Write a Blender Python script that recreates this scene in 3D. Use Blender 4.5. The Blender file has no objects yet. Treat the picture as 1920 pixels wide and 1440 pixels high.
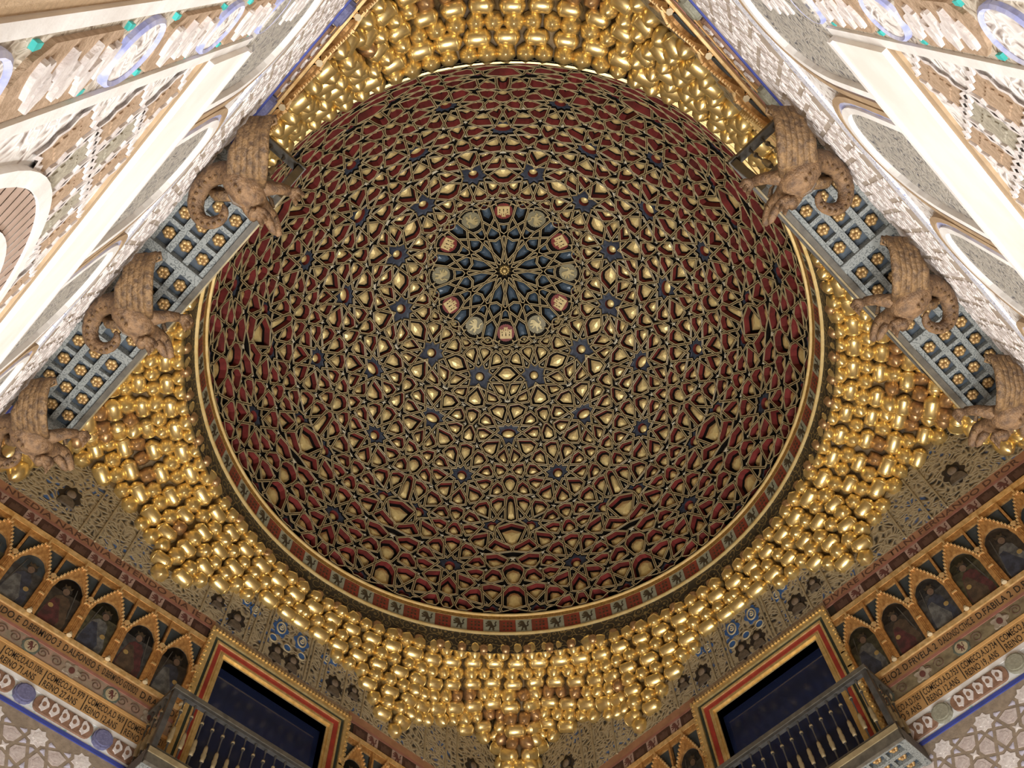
import bpy, math, random
import numpy as np
from mathutils import Matrix, Vector
random.seed(7)
SC = bpy.context.scene
COL = SC.collection

# ------------------------------------------------------------------ camera
# eye level is z = 0, the floor lies at z = FLOOR; the dome stands over the origin, the corners of the square room
# lie on the axes at distance D
D = 7.0711
FLOOR = -1.6
cam_d = bpy.data.cameras.new('camera')
cam = bpy.data.objects.new('camera', cam_d)
COL.objects.link(cam)
cam_d.sensor_width = 36.0
cam_d.lens = 1728.32 / 1920 * 36.0
cam_d.clip_start = 0.02
CAMP = Vector((-0.2579, -6.0273, 0.0))
_r = Vector((0.9995251, 0.01462145, -0.02712527))
_u = Vector((0.02472096, -0.90599401, 0.42256802))
_f = Vector((0.01839678, 0.42303791, 0.90592521))
G = Matrix.Rotation(math.pi / 4, 4, 'Z')      # the walls lie along the world axes
cam.matrix_world = G @ Matrix(((_r.x, _u.x, -_f.x, CAMP.x), (_r.y, _u.y, -_f.y, CAMP.y), (_r.z, _u.z, -_f.z, CAMP.z), (0, 0, 0, 1)))
SC.camera = cam

# ------------------------------------------------------------------ world, lights, exposure
w = bpy.data.worlds.new('world'); SC.world = w; w.use_nodes = True
w.node_tree.nodes['Background'].inputs[0].default_value = (0.010, 0.014, 0.035, 1)
w.node_tree.nodes['Background'].inputs[1].default_value = 1.0
vs = SC.view_settings
vs.view_transform = 'Standard'; vs.look = 'None'; vs.gamma = 1.0; vs.use_curve_mapping = False
vs.exposure = 0.0
SC.display_settings.display_device = 'sRGB'

def aim(o, to):
    d = Vector(to) - o.location
    o.rotation_euler = d.to_track_quat('-Z', 'Y').to_euler()
def spot(name, loc, to, power, ang, col=(1, .96, .90), size=.12, blend=.6):
    l = bpy.data.lights.new(name, 'SPOT'); l.energy = power; l.color = col; l.spot_size = math.radians(ang)
    l.spot_blend = blend; l.shadow_soft_size = size
    o = bpy.data.objects.new(name, l); COL.objects.link(o); o.location = G @ Vector(loc); aim(o, G @ Vector(to)); return o
def area(name, loc, to, power, sx, sy, col=(1, .97, .92)):
    l = bpy.data.lights.new(name, 'AREA'); l.shape = 'RECTANGLE'; l.size = sx; l.size_y = sy; l.energy = power; l.color = col
    o = bpy.data.objects.new(name, l); COL.objects.link(o); o.location = G @ Vector(loc); aim(o, G @ Vector(to)); return o
# floodlights standing on the floor of the hall shine up at the walls, the gilded vault and the dome
LIGHTS = True
for k, (x, y) in enumerate(((-2.6, 0.3), (2.6, 0.3), (0, 2.6), (0.2, -2.8))):
    spot('floodlight', (x, y, FLOOR + .5), (x * .8, y * .8, 12), 620, 120, size=.22)
area('floor_uplight', (0, 0, FLOOR + .3), (0, 0, 12), 380, 3.0, 3.0)
spot('dome_uplight', (0, 0, FLOOR + .4), (0, 0, 18), 4800, 36, size=.3, blend=1.0)
spot('wall_washer', (-2.2, -2.2, FLOOR + .6), (-3.2, -3.9, 4.2), 800, 110, (.97, .985, 1), .3)
spot('wall_washer', (2.2, -2.2, FLOOR + .6), (3.2, -3.9, 4.2), 800, 110, (.97, .985, 1), .3)

# ------------------------------------------------------------------ materials
MATS = {}
def _nt(name):
    m = bpy.data.materials.new(name); m.use_nodes = True
    nt = m.node_tree; b = nt.nodes['Principled BSDF']
    return m, nt, b
def _ramp(nt, fac, stops):
    r = nt.nodes.new('ShaderNodeValToRGB'); e = r.color_ramp.elements
    while len(e) < len(stops): e.new(.5)
    for k, (p, c) in enumerate(stops): e[k].position = p; e[k].color = (*c[:3], 1)
    nt.links.new(fac, r.inputs[0]); return r.outputs[0]
def _coord(nt, kind='Object', scale=(1, 1, 1), rot=(0, 0, 0)):
    t = nt.nodes.new('ShaderNodeTexCoord'); mp = nt.nodes.new('ShaderNodeMapping')
    mp.inputs['Scale'].default_value = scale; mp.inputs['Rotation'].default_value = rot
    nt.links.new(t.outputs[kind], mp.inputs[0]); return mp.outputs[0]
def _noise(nt, co, scale, detail=4, rough=.6):
    n = nt.nodes.new('ShaderNodeTexNoise'); n.inputs['Scale'].default_value = scale; n.inputs['Detail'].default_value = detail
    n.inputs['Roughness'].default_value = rough
    nt.links.new(co, n.inputs['Vector']); return n.outputs['Fac']
def _bump(nt, b, h, strength, dist=.01):
    n = nt.nodes.new('ShaderNodeBump'); n.inputs['Strength'].default_value = strength; n.inputs['Distance'].default_value = dist
    nt.links.new(h, n.inputs['Height']); nt.links.new(n.outputs[0], b.inputs['Normal'])
def mat(name, c1, c2=None, rough=.6, metal=0.0, scale=6.0, bump=0.0, lo=.35, hi=.65, spec=.5, bscale=None, dist=.01, kind='Object'):
    """two colours mottled by noise, optional bump"""
    if name in MATS: return MATS[name]
    m, nt, b = _nt(name)
    b.inputs['Roughness'].default_value = rough; b.inputs['Metallic'].default_value = metal
    b.inputs['Specular IOR Level'].default_value = spec
    if c2 is None: c2 = tuple(x * .75 for x in c1)
    co = _coord(nt, kind); f = _noise(nt, co, scale)
    nt.links.new(_ramp(nt, f, [(lo, c2), (hi, c1)]), b.inputs['Base Color'])
    if bump: _bump(nt, b, _noise(nt, co, bscale or scale * 3), bump, dist)
    MATS[name] = m; return m
def carved(name, c_hi, c_mid, c_lo, scale=16, depth=.6, blue=None, stretch=(1, 1, 1), rough=.75):
    """pierced plaster: voronoi scrolls, the holes darkened by colour; fine relief only"""
    if name in MATS: return MATS[name]
    m, nt, b = _nt(name); b.inputs['Roughness'].default_value = rough
    co = _coord(nt, 'Object', stretch)
    v = nt.nodes.new('ShaderNodeTexVoronoi'); v.feature = 'DISTANCE_TO_EDGE'; v.inputs['Scale'].default_value = scale
    ns = nt.nodes.new('ShaderNodeTexNoise'); ns.inputs['Scale'].default_value = scale * .35; ns.inputs['Detail'].default_value = 2
    nt.links.new(co, ns.inputs['Vector'])
    ad = nt.nodes.new('ShaderNodeMixRGB'); ad.blend_type = 'ADD'; ad.inputs[0].default_value = .3
    nt.links.new(co, ad.inputs[1]); nt.links.new(ns.outputs['Color'], ad.inputs[2]); nt.links.new(ad.outputs[0], v.inputs['Vector'])
    col = _ramp(nt, v.outputs['Distance'], [(.05, c_hi), (.22, c_mid), (.38, c_lo)])
    if blue:
        n2 = _noise(nt, co, scale * .13, 2); mk = _ramp(nt, n2, [(.53, (0, 0, 0)), (.58, (1, 1, 1))])
        d2 = _ramp(nt, v.outputs['Distance'], [(.2, (0, 0, 0)), (.3, (1, 1, 1))])
        mu = nt.nodes.new('ShaderNodeMixRGB'); mu.blend_type = 'MULTIPLY'; mu.inputs[0].default_value = 1
        nt.links.new(mk, mu.inputs[1]); nt.links.new(d2, mu.inputs[2])
        mx = nt.nodes.new('ShaderNodeMixRGB'); nt.links.new(mu.outputs[0], mx.inputs[0]); nt.links.new(col, mx.inputs[1])
        mx.inputs[2].default_value = (*blue, 1); col = mx.outputs[0]
    nt.links.new(col, b.inputs['Base Color'])
    inv = nt.nodes.new('ShaderNodeMath'); inv.operation = 'SUBTRACT'; inv.inputs[0].default_value = .5
    nt.links.new(v.outputs['Distance'], inv.inputs[1]); _bump(nt, b, inv.outputs[0], depth, .02)
    MATS[name] = m; return m
def scrolls(name, ground, line, scale=8, width=.12, rough=.6, metal=0):
    """painted scrollwork: rings around voronoi points on a plain ground"""
    if name in MATS: return MATS[name]
    m, nt, b = _nt(name); b.inputs['Roughness'].default_value = rough; b.inputs['Metallic'].default_value = metal
    co = _coord(nt)
    v = nt.nodes.new('ShaderNodeTexVoronoi'); v.inputs['Scale'].default_value = scale; nt.links.new(co, v.inputs['Vector'])
    mt = nt.nodes.new('ShaderNodeMath'); mt.operation = 'MULTIPLY'; mt.inputs[1].default_value = 2.6
    nt.links.new(v.outputs['Distance'], mt.inputs[0])
    fr = nt.nodes.new('ShaderNodeMath'); fr.operation = 'FRACT'; nt.links.new(mt.outputs[0], fr.inputs[0])
    nt.links.new(_ramp(nt, fr.outputs[0], [(.5 - width * 2, ground), (.5 - width, line), (.5 + width, line), (.5 + width * 2, ground)]), b.inputs['Base Color'])
    MATS[name] = m; return m
def strapmat(name, edge, core):
    """wooden strap: two pale fillets beside a dark core; the mesh carries the position across the strap"""
    m, nt, b = _nt(name); b.inputs['Roughness'].default_value = .5
    a = nt.nodes.new('ShaderNodeAttribute'); a.attribute_name = 'across'
    col = _ramp(nt, a.outputs['Fac'], [(.0, core), (.26, core), (.36, edge), (.78, edge), (.88, (.03, .022, .012))])
    n = _noise(nt, _coord(nt), 3.0, 5)
    mx = nt.nodes.new('ShaderNodeMixRGB'); mx.blend_type = 'MULTIPLY'; mx.inputs[0].default_value = 1
    nt.links.new(col, mx.inputs[1]); nt.links.new(_ramp(nt, n, [(.3, (.72, .68, .64)), (.65, (1, 1, 1))]), mx.inputs[2])
    nt.links.new(mx.outputs[0], b.inputs['Base Color']); MATS[name] = m; return m

GOLD = mat('gilding', (.94, .76, .37), (.80, .58, .22), .30, .82, 5, .15, bscale=14)
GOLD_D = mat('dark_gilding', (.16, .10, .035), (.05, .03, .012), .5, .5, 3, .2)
GOLD_R = mat('reddish_gilding', (.62, .40, .20), (.40, .23, .11), .33, .7, 8)  # redder, darker gilding for the finials and the buds deep in the corners
GOLD_P = mat('panel_gilding', (.97, .79, .37), (.82, .62, .25), .45, .4, 9, .1)
WALL_R = mat('coffer_red', (.25, .04, .036), (.12, .024, .02), .7, 0, 4, spec=.25)
DARK = mat('coffer_black', (.010, .0075, .0055), (.006, .005, .004), .9, 0, 5, spec=.15)
BLUE_G = mat('coffer_blue', (.085, .12, .165), (.05, .08, .105), .4, .1, 2.5, .1)
BLUE_S = mat('star_blue', (.045, .055, .08), (.025, .03, .05), .6, 0, 8)
BONE = mat('bone_inlay', (.72, .66, .50), (.55, .48, .33), .5)
STRAP = strapmat('strapwork_wood', (.60, .48, .26), (.06, .04, .018))
PLASTER = mat('plaster', (.80, .76, .70), (.62, .55, .47), .85, 0, 2.5, .2, bscale=30)
WHITE = mat('white_plaster', (.90, .89, .87), (.74, .71, .68), .8, 0, 4, .25, bscale=25)
FLOOR_M = mat('floor_stone', (.62, .58, .52), (.5, .46, .40), .35, 0, 1.5)

# ------------------------------------------------------------------ mesh helpers
class MB:
    def __init__(s): s.v = []; s.f = []; s.m = []; s.a = None
    def quad(s, a, b, c, d, m=0):
        n = len(s.v); s.v += [tuple(a), tuple(b), tuple(c), tuple(d)]; s.f.append((n, n + 1, n + 2, n + 3)); s.m.append(m)
    def ngon(s, pts, m=0):
        n = len(s.v); s.v += [tuple(p) for p in pts]; s.f.append(tuple(range(n, n + len(pts)))); s.m.append(m)
    def fan(s, pts, c, m=0):
        n = len(s.v); k = len(pts); s.v += [tuple(p) for p in pts] + [tuple(c)]
        for i in range(k): s.f.append((n + i, n + (i + 1) % k, n + k)); s.m.append(m)
    def strip(s, A, B, m=0, closed=True):
        n = len(s.v); k = len(A); s.v += [tuple(p) for p in A] + [tuple(p) for p in B]
        for i in range(k if closed else k - 1):
            j = (i + 1) % k; s.f.append((n + i, n + j, n + k + j, n + k + i)); s.m.append(m)
    def box(s, x0, x1, y0, y1, z0, z1, m=0):
        n = len(s.v)
        s.v += [(x0, y0, z0), (x1, y0, z0), (x1, y1, z0), (x0, y1, z0), (x0, y0, z1), (x1, y0, z1), (x1, y1, z1), (x0, y1, z1)]
        for q in ((0, 3, 2, 1), (4, 5, 6, 7), (0, 1, 5, 4), (1, 2, 6, 5), (2, 3, 7, 6), (3, 0, 4, 7)):
            s.f.append(tuple(n + i for i in q)); s.m.append(m)
    def prism(s, poly, y0, y1, m=0, mside=None):
        """poly in (x, z); front face at y0 (towards the room, y0 < y1)"""
        A = [(x, y0, z) for x, z in poly]; B = [(x, y1, z) for x, z in poly]
        s.ngon(A, m); s.strip(B, A, m if mside is None else mside)
    def rings(s, R, m=0, cap0=True, cap1=True):
        n = len(s.v); k = len(R[0])
        for r in R: s.v += [tuple(p) for p in r]
        for j in range(len(R) - 1):
            for i in range(k):
                i2 = (i + 1) % k
                s.f.append((n + j * k + i, n + j * k + i2, n + (j + 1) * k + i2, n + (j + 1) * k + i)); s.m.append(m)
        if cap0: s.f.append(tuple(n + i for i in range(k))[::-1]); s.m.append(m)
        if cap1: s.f.append(tuple(n + (len(R) - 1) * k + i for i in range(k))); s.m.append(m)
    def lathe(s, prof, seg=10, c=(0, 0, 0), m=0, mats=None, ridge=0.0):
        """profile (r, z) turned about the z axis through c"""
        R = []
        for r, z in prof:
            R.append([(c[0] + r * (1 + (ridge if i % 2 else -ridge)) * math.cos(2 * math.pi * i / seg), c[1] + r * (1 + (ridge if i % 2 else -ridge)) * math.sin(2 * math.pi * i / seg), c[2] + z) for i in range(seg)])
        if mats is None: s.rings(R, m)
        else:
            for j in range(len(R) - 1): s.strip(R[j], R[j + 1], mats[j])
    def tube(s, pts, rad, seg=8, m=0, squash=1.0):
        """tube along points with a radius for each"""
        P = [Vector(p) for p in pts]; R = []; up = Vector((0, 0, 1)); prev = None
        for i, p in enumerate(P):
            t = (P[min(i + 1, len(P) - 1)] - P[max(i - 1, 0)]).normalized()
            if prev is None: a = t.cross(up); a = a if a.length > .05 else t.cross(Vector((1, 0, 0))); a.normalize()
            else: a = (prev - t * prev.dot(t)).normalized()
            prev = a; b = t.cross(a); r = rad[i] if hasattr(rad, '__len__') else rad
            R.append([p + a * (r * math.cos(2 * math.pi * k / seg)) + b * (r * squash * math.sin(2 * math.pi * k / seg)) for k in range(seg)])
        s.rings(R, m)
    def mesh(s, name, mats, smooth=False):
        me = bpy.data.meshes.new(name); me.from_pydata(s.v, [], s.f)
        for m in mats: me.materials.append(m)
        if any(s.m): me.polygons.foreach_set('material_index', s.m)
        if smooth: me.polygons.foreach_set('use_smooth', [True] * len(s.f))
        if s.a is not None:
            at = me.attributes.new('across', 'FLOAT', 'POINT'); at.data.foreach_set('value', s.a)
        me.validate(); me.update(); return me
def link(name, data, parent=None, M=None, **props):
    o = bpy.data.objects.new(name, data); COL.objects.link(o)
    if parent is not None: o.parent = parent
    if M is None and parent is None: M = Matrix()
    if M is not None:
        if parent is None: o.matrix_world = G @ M
        else: o.matrix_local = M
    for k, v in props.items(): o[k] = v
    return o
def build(name, mb, mats, parent=None, M=None, smooth=False, **props):
    if not isinstance(mats, (list, tuple)): mats = [mats]
    return link(name, mb.mesh(name, mats, smooth), parent, M, **props)
T = lambda x, y, z: Matrix.Translation((x, y, z))
RZ = lambda a: Matrix.Rotation(a, 4, 'Z'); RX = lambda a: Matrix.Rotation(a, 4, 'X'); RY = lambda a: Matrix.Rotation(a, 4, 'Y')
def boxpart(name, x0, x1, y0, y1, z0, z1, m, parent, **k):
    b = MB(); b.box(x0, x1, y0, y1, z0, z1); return build(name, b, m, parent, **k)
_txt = {}
def text_mesh(s, h, width=None, m=None, ext=.004):
    """lettering as a flat mesh standing in the x-z plane, origin at its left foot"""
    cu = bpy.data.curves.new('lettering', 'FONT'); cu.body = s; cu.size = 1; cu.extrude = 0; cu.space_character = 1.05; cu.offset = .012
    ob = bpy.data.objects.new('lettering', cu); COL.objects.link(ob)
    dg = bpy.context.evaluated_depsgraph_get(); me = bpy.data.meshes.new_from_object(ob.evaluated_get(dg))
    bpy.data.objects.remove(ob)
    co = np.empty(len(me.vertices) * 3); me.vertices.foreach_get('co', co); co = co.reshape(-1, 3)
    co = co - [co[:, 0].min(), 0, 0]; hh = .72; sx = h / hh
    if width: sx = width / co[:, 0].max()
    out = np.stack([co[:, 0] * sx, np.zeros(len(co)), co[:, 1] * h / hh], 1)
    me.vertices.foreach_set('co', out.ravel()); me.materials.clear(); me.materials.append(m); me.update(); return me

# ------------------------------------------------------------------ dome pattern: star centres of half a gore, power diagram on
# the sphere, interlace lines through the edge midpoints (contact angle 72 degrees)
SEEDS=[ # azimuth folded into half a gore, polar angle, radius (degrees), kind
 (0,0,8.0,'C'),(0,16.3,1.7,'M'),(15,14.5,2.0,'M'),(15,18.1,1.0,'S'),
 (15,27.9,6.2,'K'),(0,41.7,6.1,'O'),(15,53.5,6.0,'K'),(4.9,65.5,5.2,'K'),(15,77,6.0,'K'),(5.2,88.2,5.6,'K'),
 (8.6,19.9,2.5,'S'),(0,33.6,2.5,'S'),(0,29.6,1.75,'S'),(0,23.4,1.9,'S'),(10.5,35.35,2.7,'S'),(13.3,40.4,1.5,'S'),(11.4,45.3,2.7,'S'),(5.9,48.5,2.6,'S'),
 (4.4,53.4,1.6,'S'),(0,50.6,1.2,'S'),(7.3,57.9,2.6,'S'),(1.6,56.8,1.2,'S'),(12.0,60.8,2.7,'S'),(13.7,65.4,1.5,'S'),(12.2,70.0,2.7,'S'),
 (8.1,72.7,2.6,'S'),(0,74.0,2.4,'S'),(3.5,76.9,1.3,'S'),(6.4,76.9,1.6,'S'),(8.3,81.3,2.6,'S'),(2.7,81.3,2.0,'S'),(12.4,83.9,2.6,'S'),(0,70.2,1.6,'S')]
SEEDS+=[(a,176.4-t,r,'G') for a,t,r,k in SEEDS if 74<t<88]
def sph(az,th):
    a,t=math.radians(az),math.radians(th)
    return np.array([math.sin(a)*math.sin(t),math.cos(a)*math.sin(t),math.cos(t)])
def unit(v): return v/np.linalg.norm(v)
def build_cells(NG=(-2,-1,0,1,2)):
    seeds=[]
    for az,th,r,k in SEEDS:
        if th==0: seeds.append((sph(0,0),r,k,0,0)); continue
        for g in NG:
            s=[az,-az] if 0<az<15 else ([15] if az==15 else [0])
            for a in s: seeds.append((sph(a+30*g,th),r,k,a+30*g,th))
    P=np.array([s[0]/math.cos(math.radians(s[1])) for s in seeds]); C=np.array([s[0] for s in seeds])
    cells=[]
    for i,s in enumerate(seeds):
        if s[2]=='C' or not(-34<s[3]<34): cells.append(None); continue
        c=s[0]; e1=unit(np.cross([0,0,1.],c)) ; e2=np.cross(c,e1)
        poly=[(np.array(v),None) for v in ((-.5,-.5),(.5,-.5),(.5,.5),(-.5,.5))]  # (vertex, id of edge leaving vertex)
        dots=C@c; nb=[j for j in np.argsort(-dots) if j!=i and dots[j]>math.cos(math.radians(26))]
        for j in nb:
            n=P[i]-P[j]; # inside n.x>0 ; x=c+u e1+v e2
            n0,n1,n2=n@c,n@e1,n@e2
            out=[];m=len(poly)
            d=[n0+n1*q[0][0]+n2*q[0][1] for q in poly]
            for k in range(m):
                a,b=poly[k],poly[(k+1)%m]; da,db=d[k],d[(k+1)%m]
                if da>=0: out.append(a)
                if (da>=0)!=(db>=0):
                    x=a[0]+(b[0]-a[0])*da/(da-db)
                    out.append((x, a[1] if da<0 else j))
                    # leaving edge: if going out (da>=0) the next edge is the cut edge j ; if coming in keep edge id of a
            poly=out
            if len(poly)<3: break
        vs=[unit(c+q[0][0]*e1+q[0][1]*e2) for q in poly]; ids=[q[1] for q in poly]
        cells.append((i,c,s[2],vs,ids))
    return seeds,cells
def arc_int(a,da,b,db):
    # intersection of great circles through a with tangent da and through b with tangent db
    n1=np.cross(a,da); n2=np.cross(b,db); x=np.cross(n1,n2); l=np.linalg.norm(x)
    if l<1e-9: return None
    x=x/l
    return x if x@a>0 else -x
SHORT=math.radians(1.45)
def key(v): return tuple(np.round(v,4))
def dome_faces(alpha=72.0):
    seeds,cells=build_cells()
    F=[]   # (kind, [points], seed index)
    vert={} # merged vertex -> list
    # merge short edges : union of vertices
    pts=[];pid={}
    def vid(v):
        for k,q in enumerate(pts):
            if abs(q[0]-v[0])<2e-4 and abs(q[1]-v[1])<2e-4 and abs(q[2]-v[2])<2e-4: return k
        pts.append(v); return len(pts)-1
    for c in cells:
        if c is None: continue
        c_ids=[vid(v) for v in c[3]]
        pid[c[0]]=c_ids
    par=list(range(len(pts)))
    def find(x):
        while par[x]!=x: x=par[x]
        return x
    for c in cells:
        if c is None: continue
        m=len(c[3])
        for k in range(m):
            a,b=pid[c[0]][k],pid[c[0]][(k+1)%m]
            if math.acos(min(1,pts[a]@pts[b]))<SHORT: par[find(a)]=find(b)
    # corner pieces per merged vertex: vertexkey -> dict edge M index -> ...
    corner={}
    ca,sa=math.cos(math.radians(alpha)),math.sin(math.radians(alpha))
    for c in cells:
        if c is None: continue
        i,cc,kind,vs,ids=c; m=len(vs)
        E=[]
        for k in range(m):
            a,b=vs[k],vs[(k+1)%m]
            if find(pid[i][k])==find(pid[i][(k+1)%m]): continue
            M=unit(a+b); t=unit(np.cross(np.cross(a,b),M)) # tangent along edge a->b
            nin=np.cross(M,t) # left of travel
            if nin@cc<0: nin=-nin
            E.append(dict(M=M,fwd=unit(ca*t+sa*nin),bwd=unit(-ca*t+sa*nin),v0=find(pid[i][k]),v1=find(pid[i][(k+1)%m])))
        n=len(E)
        if n<3: continue
        T=[]
        for k in range(n):
            A,B=E[k],E[(k+1)%n]
            x=arc_int(A['M'],A['fwd'],B['M'],B['bwd'])
            lim=max(A['M']@cc,0)
            if x is None or x@cc<min(A['M']@cc,B['M']@cc)-.0004 or (x-A['M'])@A['fwd']<0 or (x-B['M'])@B['bwd']<0:
                x=unit(unit(A['M']+B['M'])*.55+cc*.45)
            T.append(x)
        if kind in 'KO':
            V=[]
            for k in range(n):
                A,B=E[k-1],E[(k+1)%n]
                x=arc_int(A['M'],A['fwd'],B['M'],B['bwd'])
                tm=unit(T[k-1]+T[k])
                dT=math.acos(min(1,tm@cc)); 
                if x is None or not(0.55*dT<math.acos(min(1,x@cc))<dT*0.95): x=unit(tm*.78+cc*.22)
                V.append(x)
            for k in range(n): F.append(('kite',[E[k]['M'],T[k],V[k],T[k-1]],i))
            st=[]
            for k in range(n): st+= [V[k],T[k]]
            F.append(('star'+kind,st,i))
        elif kind=='S':
            st=[]
            for k in range(n): st+=[E[k]['M'],T[k]]
            F.append(('five',st,i))
        for k in range(n):
            v=E[k]['v1']; 
            corner.setdefault(v,[]).append((E[k]['M'],T[k],E[(k+1)%n]['M'],kind))
    for v,L in corner.items():
        if not any(q[3] in 'SKO' for q in L): continue
        # order around: chain by M
        L=list(L); ring=[]; cur=L.pop(0); ring.append(cur); ok=True
        while L:
            nx=None
            for q in L:
                if np.linalg.norm(q[0]-ring[-1][2])<1.5e-3: nx=q;rev=False;break
                if np.linalg.norm(q[2]-ring[-1][2])<1.5e-3: nx=q;rev=True;break
            if nx is None: ok=False;break
            L=[q for q in L if q is not nx]
            ring.append((nx[2],nx[1],nx[0],nx[3]) if rev else nx)
        if not ok or np.linalg.norm(ring[-1][2]-ring[0][0])>1.5e-3: continue
        poly=[]
        for q in ring: poly+=[q[0],q[1]]
        F.append(('shield',poly,[q[3] for q in ring]))
    G=[]
    for k,poly,x in F:
        c=unit(sum(poly)); az=math.degrees(math.atan2(c[0],c[1])); th=math.degrees(math.acos(c[2]))
        if not(-14.95<az<15.05) or th>88.9 or th<18.6: continue
        G.append((k,poly,x))
    return seeds,G

DR, DZ, DH = 4.70, 13.2, 5.30
def dw(u, depth=0.0):
    k = 1 + depth / 4.9
    return (DR * u[0] * k, DR * u[1] * k, DZ + DH * u[2] * k)
def pol(az, th): return sph(az, th)
def xy(x, y): return sph(math.degrees(math.atan2(x, y)), math.hypot(x, y))
def centre_faces():
    """the blue rosette about the apex, one gore (30 degrees), from the photographed crossings"""
    V, X1, X2 = (0, 1.75), (0, 5.9), (0, 9.9); F = []
    TB = (2.6 * math.sin(math.radians(15)), 2.6 * math.cos(math.radians(15)))
    Y, Z, C, Q, S = (.69, 9.355), (.939, 10.6), (1.42, 13.0), (2.2, 14.6), (3.1, 18.0)
    N, BT = (8.5 * math.sin(math.radians(15)), 8.5 * math.cos(math.radians(15))), (12.8 * math.sin(math.radians(15)), 12.8 * math.cos(math.radians(15)))
    m = lambda p: (-p[0], p[1])
    def r30(p):
        c, s_ = math.cos(math.radians(30)), math.sin(math.radians(30)); return (p[0] * c + p[1] * s_, -p[0] * s_ + p[1] * c)
    P = lambda L: [xy(*q) for q in L]
    F.append(('kite', P([V, TB, X1, m(TB)]))); F.append(('kite', P([X1, Y, X2, m(Y)])))
    F.append(('blue', P([X2, Z, C, (0, 12.75), m(C), m(Z)])))
    F.append(('blue', P([TB, X1, Y, N, r30(m(Y)), r30(X1)][::1])))
    F.append(('blue', P([N, Y, Z, BT, r30(m(Z)), r30(m(Y))])))
    F.append(('black', P([Z, BT, Q, C]))); F.append(('black', P([m(Z), m(BT), m(Q), m(C)])))
    F.append(('blue', P([BT, Q, S, (19.5 * math.sin(math.radians(15)), 19.5 * math.cos(math.radians(15))), r30(m(S)), r30(m(Q))])))
    F.append(('medal', P([(0, 12.75), C, Q, S, (1.6, 19.2), (0, 19.6), (-1.6, 19.2), m(S), m(Q), m(C)])))
    return F
def to2d(poly):
    c = unit(sum(poly)); e1 = unit(np.cross([0, 0, 1.], c)) if abs(c[2]) < .9999 else np.array([1., 0, 0]); e2 = np.cross(c, e1)
    pts = [(q @ e1 / (q @ c), q @ e2 / (q @ c)) for q in poly]
    ar = sum(pts[i][0] * pts[(i + 1) % len(pts)][1] - pts[(i + 1) % len(pts)][0] * pts[i][1] for i in range(len(pts)))
    if ar < 0: pts = pts[::-1]
    return c, e1, e2, [np.array(p) for p in pts], abs(ar) / 2
def inset(pts, w):
    n = len(pts); out = []
    for i in range(n):
        a, b, c = pts[i - 1], pts[i], pts[(i + 1) % n]
        d1 = (b - a); d1 = d1 / (np.linalg.norm(d1) + 1e-12); d2 = (c - b); d2 = d2 / (np.linalg.norm(d2) + 1e-12)
        n1, n2 = np.array([-d1[1], d1[0]]), np.array([-d2[1], d2[0]]); k = 1 + n1 @ n2
        v = (n1 + n2) / max(k, .09); out.append(b + v * w)
    for i in range(n):
        if (out[(i + 1) % n] - out[i]) @ (pts[(i + 1) % n] - pts[i]) <= 0: return None
    return out
def safe_inset(pts, w):
    for k in (1, .75, .5, .3):
        q = inset(pts, w * k)
        if q is not None: return q
    c = sum(pts) / len(pts); return [c + (p - c) * .6 for p in pts]
def lift(c, e1, e2, pts): return [unit(c + p[0] * e1 + p[1] * e2) for p in pts]
def scaled(pts, k, c=None):
    c = sum(pts) / len(pts) if c is None else c
    return [c + (p - c) * k for p in pts]

shell = MB()
NS, NL = 72, 14
prev = None
for j in range(NL + 1):
    th = 89.9 - j * 89.9 / NL
    ring = [dw(pol(360 * i / NS, max(th, .5)), .34) for i in range(NS)]
    if prev: shell.strip(prev, ring)
    prev = ring
CEIL = build('ceiling', shell, DARK, kind='structure', label='coffered wooden dome of gilded star strapwork with red and blue coffers', smooth=True)

HW = math.radians(.335)      # half width of a strap
strap = MB(); strap.a = []; walls = MB(); backs = MB(); beads = MB()
gems = []                   # (mesh, kind, centre, area) of one gore
cups = []
def add_strap(c, e1, e2, pts, q):
    mid = [p + (r - p) * .5 for p, r in zip(pts, q)]
    A, B_, C_ = lift(c, e1, e2, pts), lift(c, e1, e2, mid), lift(c, e1, e2, q)
    n0 = len(strap.v); strap.strip([dw(x, .012) for x in A], [dw(x) for x in B_]); strap.a += [0.0] * len(A) + [.5] * len(A)
    strap.strip([dw(x) for x in B_], [dw(x, .006) for x in C_]); strap.a += [.5] * len(A) + [1.0] * len(A)
def gem_mesh(c, e1, e2, q, depth, k=.70, name='gold_panel', mt=None, rise=.065):
    g = MB(); cen = sum(q) / len(q); O = np.array(dw(c, depth))
    base = [np.array(dw(x, depth - .004)) - O for x in lift(c, e1, e2, scaled(q, k))]
    mid = [np.array(dw(x, depth - rise * .7)) - O for x in lift(c, e1, e2, scaled(q, k * .55))]
    top = np.array(dw(lift(c, e1, e2, [cen])[0], depth - rise)) - O
    back = [np.array(dw(x, depth + .02)) - O for x in lift(c, e1, e2, scaled(q, k))]
    g.strip(back, base); g.strip(base, mid); g.fan(mid, top)
    return g.mesh(name, [mt]), O
FACES = [(k, p) for k, p, _ in dome_faces()[1]] + centre_faces()
MEDAL = None
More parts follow.
